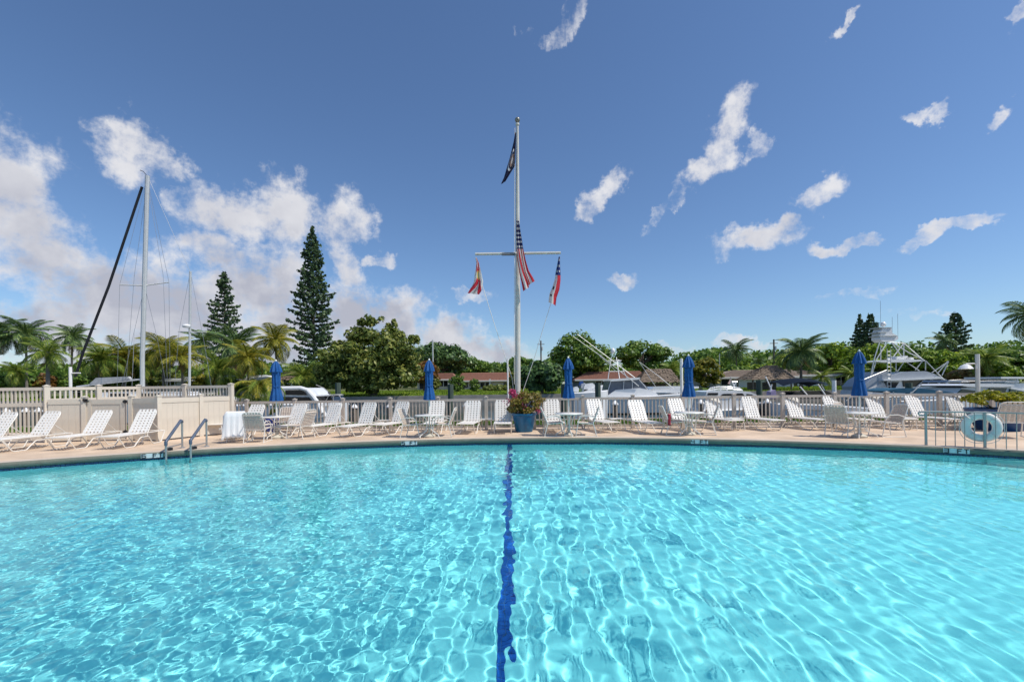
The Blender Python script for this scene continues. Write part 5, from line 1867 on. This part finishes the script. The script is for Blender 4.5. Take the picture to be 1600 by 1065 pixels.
t = planter('flower_pot', 'large teal glazed pot of flowering bougainvillea before the flagpole', 819, 674, [(0.01, 0.0), (0.29, 0.0), (0.31, 0.03), (0.385, 0.45), (0.42, 0.58), (0.45, 0.60), (0.45, 0.66), (0.40, 0.66), (0.38, 0.52)], teal_pot)
rs = np.random.RandomState(77)
n = 3400
pos, nor, _c = crown_points(rs, n, 0.74, 0.60, 0.46, 46, 0.36, full=True)
pos[:, 2] += 1.00
pos[:, 0] += 0.05 + 0.10 * (pos[:, 2] - 1.0)
pos[:, 2] = np.maximum(pos[:, 2], 0.64 + 0.14 * rs.rand(n))
pl = ob('bougainvillea', quads_mesh('bougainvillea', pos, nor, 0.050, L_boug, rs), None, t.location + Vector((0, 0, 0)))
tag(pl, 'bronze leaved bougainvillea bush with pink flowers in the teal pot', 'flowering plant')
n = 420
cc = np.array([(-0.40, -0.25, 1.42), (-0.36, -0.2, 1.34), (0.52, -0.30, 0.78), (-0.5, -0.2, 1.12), (0.0, -0.35, 1.05), (-0.3, -0.3, 1.2)])
wts = np.array([.38, .22, .14, .1, .08, .08])
k = rs.choice(len(cc), n, p=wts)
pos = cc[k] + rs.normal(size=(n, 3)) * np.array([0.085, 0.085, 0.08]) * (0.6 + 0.5 * (k[:, None] > 2))
nor = rs.normal(size=(n, 3)) + np.array([0.3, -0.4, 0.6])
nor /= np.linalg.norm(nor, axis=1, keepdims=True)
ob('pink_flowers', quads_mesh('pink_flowers', pos, nor, 0.040, L_pink, rs), pl)
n = 160
pos, nor, _c = crown_points(rs, n, 0.68, 0.58, 0.45, 16, 0.3)
pos[:, 2] += 1.05
ob('coral_flowers', quads_mesh('coral_flowers', pos, nor, 0.040, L_coral, rs), pl)
mb = MB()
for i in range(9):
    a = i * 2.4
    mb.tube([(0.05 * math.cos(a), 0.05 * math.sin(a), 0.55), (0.2 * math.cos(a), 0.2 * math.sin(a), 0.9), (0.42 * math.cos(a), 0.36 * math.sin(a), 1.25)], [0.018, 0.012, 0.005], 5)
ob('stems', mb.mesh('stems', bark), pl)

t = planter('shrub_pot', 'wide blue pot of clipped lime shrub at the right edge', 1562, 671, [(0.01, 0.0), (0.55, 0.0), (0.58, 0.04), (0.78, 0.50), (0.84, 0.60), (0.86, 0.70), (0.80, 0.70), (0.76, 0.56)], blue_pot)
rs = np.random.RandomState(78)
n = 5200
pos, nor, _c = crown_points(rs, n, 1.22, 0.85, 0.27, 60, 0.30, 0.6)
pos[:, 2] += 0.98
pos[:, 2] = np.maximum(pos[:, 2], 0.72)
pl = ob('lime_shrub', quads_mesh('lime_shrub', pos, nor, 0.048, L_lime, rs), None, t.location)
tag(pl, 'low mounded lime green shrub in the wide blue pot', 'shrub')
mb = MB()
for i in range(9):
    a = i * 2.4
    mb.tube([(0.1 * math.cos(a), 0.1 * math.sin(a), 0.62), (0.5 * math.cos(a), 0.4 * math.sin(a), 0.86)], [0.02, 0.01], 5)
ob('stems', mb.mesh('stems', bark), pl)

t = planter('plant_pot', 'small cobalt pot with a little green plant behind the first table', 427, 673.5, [(0.01, 0.0), (0.22, 0.0), (0.24, 0.03), (0.28, 0.42), (0.31, 0.44), (0.31, 0.58), (0.27, 0.58), (0.25, 0.42)], mat('cobalt_pot', (0.005, 0.04, 0.30), 0.35, var=0.2))
n = 160
pos, nor, _c = crown_points(rs, n, 0.16, 0.16, 0.16, 8, 0.4)
pos[:, 2] += 0.72
pl = ob('small_plant', quads_mesh('small_plant', pos, nor, 0.05, L_bright, rs), None, t.location)
tag(pl, 'small bright green plant in the cobalt pot behind the first table', 'plant')

# ------------------------------------------------------------------ flagpole and flags
FY = 18.45
fb_ = P(809, 660, FY)
fbase = Vector((fb_.x, FY, 0))
t = thing('flagpole', 'tall white flagpole with a yardarm carrying four flags', 'flagpole', fbase, 0)
top = P(808.5, 192, FY)
mb = MB()
prof_p = [(fbase, 0.115), (P(809, 500, FY), 0.11), (P(808.7, 340, FY), 0.085), (top, 0.05)]
mb.tube([p for p, r in prof_p], [r for p, r in prof_p], 14)
part('pole', mb, pole_paint, t)
mb = MB()
mb.lathe([(0.20, 0), (0.20, 0.06), (0.13, 0.12)], 14, (fbase.x, FY, 0))
part('base_collar', mb, pole_paint, t)
mb = MB()
mb.sphere(P(808.5, 187.5, FY), 0.105, 14, 8)
part('ball_finial', mb, mat('dull_bronze_ball', (0.24, 0.23, 0.20), 0.4, 0.5, var=0.2), t)
mb = MB()
mb.tube([P(808.5, 196, FY), P(808.5, 193, FY)], 0.08, 10)
part('truck', mb, pole_paint, t)
mb = MB()
mb.tube([P(742.5, 397, FY - 0.12), P(876, 395, FY - 0.12)], 0.052, 10)
part('yardarm', mb, pole_paint, t)
mb = MB()
mb.beam(P(784, 397, FY - 0.20), P(805, 397, FY - 0.20), 0.10, 0.09)
part('yard_bracket', mb, mat('grey_bracket', (0.22, 0.22, 0.22), 0.5, 0.5, var=0.1), t)
hal = [[(743, 402, FY - .12), (752, 440, FY - .1), (766, 486, FY), (782, 535, FY), (800, 590, FY), (806, 640, FY)],
       [(875, 402, FY - .12), (862, 470, FY - .1), (848, 515, FY), (836, 556, FY), (818, 608, FY), (812, 640, FY)],
       [(804.5, 200, FY - .1), (804, 330, FY - .12), (803.5, 600, FY - .13)]]
for s in hal:
    mb = MB()
    mb.tube([P(*q_) for q_ in s], 0.011, 4)
    part('halyard', mb, rope_m, t)


def flag_mat(name, fn):
    """flat printed cloth: fn(nt, u, v) -> colour socket"""
    m = bpy.data.materials.new(name)
    m.use_nodes = True
    nt = m.node_tree
    b = nt.nodes['Principled BSDF']
    uv = N(nt, 'ShaderNodeUVMap')
    sp_ = N(nt, 'ShaderNodeSeparateXYZ', i_0=uv.outputs[0])
    c = fn(nt, sp_.outputs[0], sp_.outputs[1])
    nt.links.new(c, b.inputs['Base Color'])
    b.inputs['Roughness'].default_value = 0.8
    tr = N(nt, 'ShaderNodeBsdfTranslucent', i_0=c)
    mx = N(nt, 'ShaderNodeMixShader', i_0=0.35, i_1=b.outputs[0], i_2=tr.outputs[0])
    nt.links.new(mx.outputs[0], nt.nodes['Material Output'].inputs[0])
    return m


def rgb(nt, f, a, b):
    n = N(nt, 'ShaderNodeMix', data_type='RGBA')
    for s, x in ((n.inputs[0], f), (n.inputs[6], a), (n.inputs[7], b)):
        if isinstance(x, bpy.types.NodeSocket):
            nt.links.new(x, s)
        elif isinstance(x, tuple):
            s.default_value = (*x, 1)
        else:
            s.default_value = x
    return n.outputs[2]


RED, NAVY, WHT = (0.50, 0.015, 0.03), (0.012, 0.018, 0.10), (0.80, 0.78, 0.75)


def us_fn(nt, u, v):
    # u along the fly, v up the hoist
    st = M(nt, 'MODULO', M(nt, 'FLOOR', M(nt, 'MULTIPLY', v, 13.0)), 2.0)      # 0: red
    c = rgb(nt, st, RED, WHT)
    can = M(nt, 'MULTIPLY', M(nt, 'LESS_THAN', u, 0.4), M(nt, 'GREATER_THAN', v, 0.4615))
    gx_ = M(nt, 'SUBTRACT', M(nt, 'FRACT', M(nt, 'MULTIPLY', u, 15.0)), 0.5)
    gy_ = M(nt, 'SUBTRACT', M(nt, 'FRACT', M(nt, 'MULTIPLY', v, 9.3)), 0.5)
    d = M(nt, 'ADD', M(nt, 'MULTIPLY', gx_, gx_), M(nt, 'MULTIPLY', gy_, gy_))
    stc = rgb(nt, M(nt, 'LESS_THAN', d, 0.075), NAVY, WHT)
    return rgb(nt, can, c, stc)


def fl_fn(nt, u, v):
    d1 = M(nt, 'ABSOLUTE', M(nt, 'SUBTRACT', u, v))
    d2 = M(nt, 'ABSOLUTE', M(nt, 'SUBTRACT', M(nt, 'ADD', u, v), 1.0))
    x = M(nt, 'LESS_THAN', M(nt, 'MINIMUM', d1, d2), 0.13)
    c = rgb(nt, x, WHT, (0.60, 0.025, 0.05))
    du, dv = M(nt, 'MULTIPLY', M(nt, 'SUBTRACT', u, 0.5), 1.5), M(nt, 'SUBTRACT', v, 0.5)
    r = M(nt, 'SQRT', M(nt, 'ADD', M(nt, 'MULTIPLY', du, du), M(nt, 'MULTIPLY', dv, dv)))
    c = rgb(nt, M(nt, 'LESS_THAN', r, 0.19), c, (0.72, 0.52, 0.16))
    return rgb(nt, M(nt, 'LESS_THAN', r, 0.10), c, (0.45, 0.45, 0.30))


def navy_fn(nt, u, v):
    du, dv = M(nt, 'MULTIPLY', M(nt, 'SUBTRACT', u, 0.52), 1.5), M(nt, 'SUBTRACT', v, 0.5)
    r = M(nt, 'SQRT', M(nt, 'ADD', M(nt, 'MULTIPLY', du, du), M(nt, 'MULTIPLY', dv, dv)))
    ring_ = M(nt, 'MULTIPLY', M(nt, 'LESS_THAN', r, 0.34), M(nt, 'GREATER_THAN', r, 0.27))
    c = rgb(nt, ring_, (0.006, 0.010, 0.055), (0.72, 0.72, 0.74))
    c = rgb(nt, M(nt, 'LESS_THAN', r, 0.20), c, (0.30, 0.20, 0.17))
    return rgb(nt, M(nt, 'LESS_THAN', r, 0.10), c, (0.55, 0.5, 0.5))


def club_fn(nt, u, v):
    c = rgb(nt, M(nt, 'GREATER_THAN', v, 0.5), (0.80, 0.77, 0.72), (0.62, 0.03, 0.05))
    c = rgb(nt, M(nt, 'LESS_THAN', u, 0.40), c, (0.012, 0.03, 0.16))
    # two dark marks on the white field
    for (a, b, w, h) in ((0.68, 0.24, 0.035, 0.11), (0.84, 0.24, 0.022, 0.09)):
        mk = M(nt, 'MULTIPLY', M(nt, 'LESS_THAN', M(nt, 'ABSOLUTE', M(nt, 'SUBTRACT', u, a)), w), M(nt, 'LESS_THAN', M(nt, 'ABSOLUTE', M(nt, 'SUBTRACT', v, b)), h))
        c = rgb(nt, mk, c, (0.02, 0.02, 0.03))
    sx_ = M(nt, 'SUBTRACT', M(nt, 'FRACT', M(nt, 'MULTIPLY', u, 8.0)), 0.5)
    sy_ = M(nt, 'SUBTRACT', M(nt, 'FRACT', M(nt, 'MULTIPLY', v, 3.0)), 0.5)
    d = M(nt, 'ADD', M(nt, 'MULTIPLY', sx_, sx_), M(nt, 'MULTIPLY', sy_, sy_))
    star = M(nt, 'MULTIPLY', M(nt, 'LESS_THAN', u, 0.40), M(nt, 'LESS_THAN', d, 0.05))
    return rgb(nt, star, c, WHT)


def drape(name, label, rows, m, Yd, folds=3.0, amp=0.10, ph=0.0, v0=0.0, v1=1.0):
    """hanging flag; rows: (left x, right x, y) photo points from top to bottom giving the outline of the cloth; v runs across"""
    p0 = P((rows[0][0] + rows[0][1]) / 2, rows[0][2], Yd)
    nu, nv = 40, 22
    mb = MB()
    ys_ = [r[2] for r in rows]
    uvs = []
    for i in range(nu + 1):
        f = i / nu
        k = f * (len(rows) - 1)
        a = min(int(k), len(rows) - 2)
        g = k - a
        xa = rows[a][0] + (rows[a + 1][0] - rows[a][0]) * g
        xb = rows[a][1] + (rows[a + 1][1] - rows[a][1]) * g
        yy = rows[a][2] + (rows[a + 1][2] - rows[a][2]) * g
        sk = (rows[a][3] + (rows[a + 1][3] - rows[a][3]) * g) if len(rows[0]) > 3 else 0
        for j in range(nv + 1):
            s = j / nv
            xx = xa + (xb - xa) * (s + 0.10 * math.sin(2 * PI * s * folds + 4 * f + ph) * f)
            q_ = P(xx, yy + sk * (s - 0.5), Yd + amp * math.sin(2 * PI * s * folds + 2.2 * f + ph) * (0.3 + f))
            mb.v.append(tuple(q_))
            uvs.append((f, v0 + (v1 - v0) * s))
    for i in range(nu):
        for j in range(nv):
            a = i * (nv + 1) + j
            mb.f.append((a, a + 1, a + nv + 2, a + nv + 1))
            mb.mi.append(0)
    me_ = mb.mesh(name, m, 80, base=p0)
    ul = me_.uv_layers.new(name='UVMap')
    for lp in me_.loops:
        ul.data[lp.index].uv = uvs[lp.vertex_index]
    o_ = ob(name, me_, None, p0)
    tag(o_, label, 'flag', 'flags on the flagpole')
    return o_


drape('flag', 'dark navy flag with a white seal at the masthead', [(805.0, 806.5, 207, 0), (802.5, 806, 222, 0), (799, 805.8, 236, 0), (795.5, 805.5, 250, 2), (791, 804.5, 262, -3), (787.5, 799, 273, -10), (783, 789, 286, -4)],
      flag_mat('navy_flag', navy_fn), FY - 0.18, 1.5, 0.10)
drape('flag', 'striped red and white flag with starred blue canton across the pole', [(807, 811, 345, 0), (806.2, 813.5, 362, 0), (806.5, 816, 376, 0), (807, 818.5, 392, 0), (808.5, 822, 408, 0), (811.5, 826, 424, -2), (816, 832, 438, -8), (819, 834, 447, -16)],
      flag_mat('striped_flag', us_fn), FY - 0.32, 1.5, 0.10, 0.6, 0.46, 1.0)
drape('flag', 'white flag with red cross and golden seal at the left yardarm end', [(743, 744.5, 402, 0), (744.5, 748, 410, 0), (743, 751, 420, 0), (741.5, 753, 430, 0), (741, 754.5, 440, 0), (738.5, 752, 450, 6), (732, 747, 459, 2)],
      flag_mat('cross_flag', fl_fn), FY - 0.2, 1.5, 0.09, 1.0)
drape('flag', 'blue, red and white flag at the right yardarm end', [(873, 875, 401, 0), (870.5, 875, 414, 0), (868, 875.5, 425, 0), (866.5, 875.5, 437, 2), (863, 874, 450, 4), (859, 870, 462, 6), (858, 869, 475, 6)],
      flag_mat('club_flag', club_fn), FY - 0.2, 1.0, 0.08, 0.3)

# ------------------------------------------------------------------ pool ladder rails, railing, life ring, depth markers
for i, (bx_, by_, tx_, ty_, fx_, fy_, lab) in enumerate(((285, 699.5, 284, 654, 274, 693, 'left steel pool ladder rail with a blue grey sleeve'), (323, 697.5, 322, 652.5, 313, 690, 'right steel pool ladder rail with a blue grey sleeve'))):
    b = G(bx_, by_)
    tp = P(tx_, ty_, b.y)
    f = G(fx_, fy_ + 6, 0.0)
    fr_ = Vector(arc(PR - 0.14, math.atan2(f.y - PC.y, f.x - PC.x)) + (0.0,))
    t = thing('ladder_rail', lab, 'pool ladder rail', b, 0, 'pool ladder rails')
    knee = Vector((fr_.x, fr_.y, 0.28))
    crest = Vector((b.x, b.y, tp.z))
    bd = (knee - crest)
    mb = MB()
    mb.tube([b, Vector((b.x, b.y, tp.z - 0.14)), Vector((b.x, b.y, tp.z - 0.05)) + bd * 0.02, crest + bd * 0.08, crest + bd * 0.2, crest + bd * 0.9, knee, Vector((fr_.x, fr_.y, 0.15)), Vector((fr_.x, fr_.y, -1.1))], 0.026, 10)
    part('tube', mb, steel, t)
    mb = MB()
    mb.tube([Vector((b.x, b.y, tp.z - 0.10)), Vector((b.x, b.y, tp.z - 0.05)) + bd * 0.02, crest + bd * 0.08, crest + bd * 0.2, crest + bd * 0.9, knee, Vector((fr_.x, fr_.y, 0.18))], 0.040, 10)
    part('sleeve', mb, sleeve, t)
    mb = MB()
    mb.tube([Vector((b.x, b.y, 0.12)), Vector((fr_.x, fr_.y, 0.12))], 0.018, 6)
    part('crossbar', mb, steel, t)
    mb = MB()
    mb.lathe([(0.075, 0.0), (0.07, 0.02), (0.03, 0.035)], 12, b)
    part('escutcheon', mb, steel, t)
    if i == 1:
        for k, z in enumerate((-0.45, -0.75, -1.05)):
            pass
for x, y in ((266, 703), (304, 701)):
    p = G(x, y)
    o_ = ob('rail_anchor', MB().box((0, 0, 0.03), (0.12, 0.12, 0.06)).box((0, 0, 0.065), (0.07, 0.07, 0.012)).mesh('rail_anchor', black, 0), None, p, (0, 0, 0.6))
    tag(o_, 'small dark anchor block on the coping left of the ' + ('left' if x < 280 else 'right') + ' ladder rail', 'anchor block')

# railing along the right
rb = [1447, 1462, 1477.5, 1492.5, 1507.5, 1523, 1539, 1556, 1572.5, 1589, 1606, 1624]
ry = [695, 695.6, 696.3, 697, 697.8, 698.6, 699.4, 700.4, 701.4, 702.4, 703.5, 704.7]
RP = [G(x, y) for x, y in zip(rb, ry)]
t = thing('pool_railing', 'grey steel railing at the pool edge with upright bars', 'railing', RP[0], 0)
RH = 0.86
mb = MB()
ext = RP[0] + (RP[0] - RP[1]).normalized() * 0.12
loop = [ext + Vector((0, 0, RH - 0.10)), ext + Vector((-0.03, 0, RH - 0.06)), ext + Vector((-0.01, 0, RH - 0.015))]
mb.tube([RP[0] + Vector((0, 0, RH - 0.10))] + loop + [p + Vector((0, 0, RH)) for p in RP], 0.021, 8)
part('handrail', mb, steel, t)
for i, p in enumerate(RP):
    mb = MB()
    thick_ = i in (0, 6)
    mb.tube([p, p + Vector((0, 0, RH))], 0.030 if thick_ else 0.010, 8 if thick_ else 6)
    part('post' if thick_ else 'bar', mb, steel, t)
# life ring hung on the far side of the railing
c = (RP[6] + Vector((0.02, 0.10, 0.50)))
d = (RP[8] - RP[4])
rzr = math.atan2(d.y, d.x)
t = thing('life_ring', 'pale grey life ring hanging on the pool railing', 'life ring', c, rzr)
ma, mi_ = 0.275, 0.095
mb = MB()
nn, kk = 40, 14
for i in range(nn):
    a = 2 * PI * i / nn
    for j in range(kk):
        b = 2 * PI * j / kk
        r = ma + mi_ * math.cos(b)
        mb.v.append((r * math.cos(a), 0.06 * math.sin(b), r * math.sin(a)))
for i in range(nn):
    for j in range(kk):
        i2, j2 = (i + 1) % nn, (j + 1) % kk
        mb.f.append((i * kk + j, i * kk + j2, i2 * kk + j2, i2 * kk + j))
        mb.mi.append(0)
ob('ring', mb.mesh('ring', ringm), t)
mb = MB()
mb.tube([((0.385 + 0.03 * abs(math.sin(2 * a))) * math.cos(a), -0.01, (0.385 + 0.03 * abs(math.sin(2 * a))) * math.sin(a) - 0.012) for a in [2 * PI * i / 40 for i in range(40)]], 0.007, 5, True)
ob('grab_rope', mb.mesh('grab_rope', rope_m), t)
for a in (PI / 4, 3 * PI / 4, 5 * PI / 4, 7 * PI / 4):
    mb = MB()
    mb.tube([((ma + 0.100 * math.cos(b)) * math.cos(a), 0.066 * math.sin(b), (ma + 0.100 * math.cos(b)) * math.sin(a)) for b in [2 * PI * i / 14 for i in range(14)]], 0.012, 5, True)
    ob('band', mb.mesh('band', white), t)

# depth markers on the coping face
SEG = {'3': [(0, 4, 1, 4), (1, 4, 1, 0), (0, 2, 1, 2), (0, 0, 1, 0)], '4': [(0, 4, 0, 2), (0, 2, 1, 2), (1, 4, 1, 0)], '5': [(1, 4, 0, 4), (0, 4, 0, 2), (0, 2, 1, 2), (1, 2, 1, 0), (1, 0, 0, 0)],
       '6': [(1, 4, 0, 4), (0, 4, 0, 0), (0, 0, 1, 0), (1, 0, 1, 2), (1, 2, 0, 2)], 'F': [(0, 0, 0, 4), (0, 4, 1, 4), (0, 2, .8, 2)], 'T': [(0, 4, 1, 4), (.5, 4, .5, 0)], ' ': []}
for px, py, txt, wh in ((236.5, 712, '6 FT', 'left of the ladder'), (639, 692.5, '5 FT', 'below the second parasol'), (1094.5, 691.5, '4 FT', 'below the fourth parasol'), (1500, 706.5, '3 FT', 'below the railing')):
    g = G(px, py, -0.08)
    th = math.atan2(g.y - PC.y, g.x - PC.x)
    x, y = arc(PR - 0.036, th)
    t = thing('depth_marker', 'white tile marker reading ' + txt + ' on the pool coping ' + wh, 'depth marker', (x, y, -0.082), th - PI / 2, 'depth markers')
    # local x runs to the viewer's right, local -y faces the pool
    for k in range(4):
        ob('tile', MB().box((-0.18 + 0.12 * k, 0, 0), (0.116, 0.012, 0.116)).mesh('tile', white_tile, 0), t)
        mb = MB()
        for (a0, b0, a1, b1) in SEG[txt[k]]:
            p_ = Vector((-0.18 + 0.12 * k - 0.036 + 0.072 * a0, -0.0085, -0.046 + 0.023 * b0))
            q_ = Vector((-0.18 + 0.12 * k - 0.036 + 0.072 * a1, -0.0085, -0.046 + 0.023 * b1))
            e_ = (q_ - p_).normalized() * 0.007
            mb.beam(p_ - e_, q_ + e_, 0.004, 0.022, (0, 0, 1) if abs((q_ - p_).z) < 1e-6 else (1, 0, 0))
        if mb.v:
            # uprights need their width along x
            ob('letter', mb.mesh('letter', black_letter, 0), t)
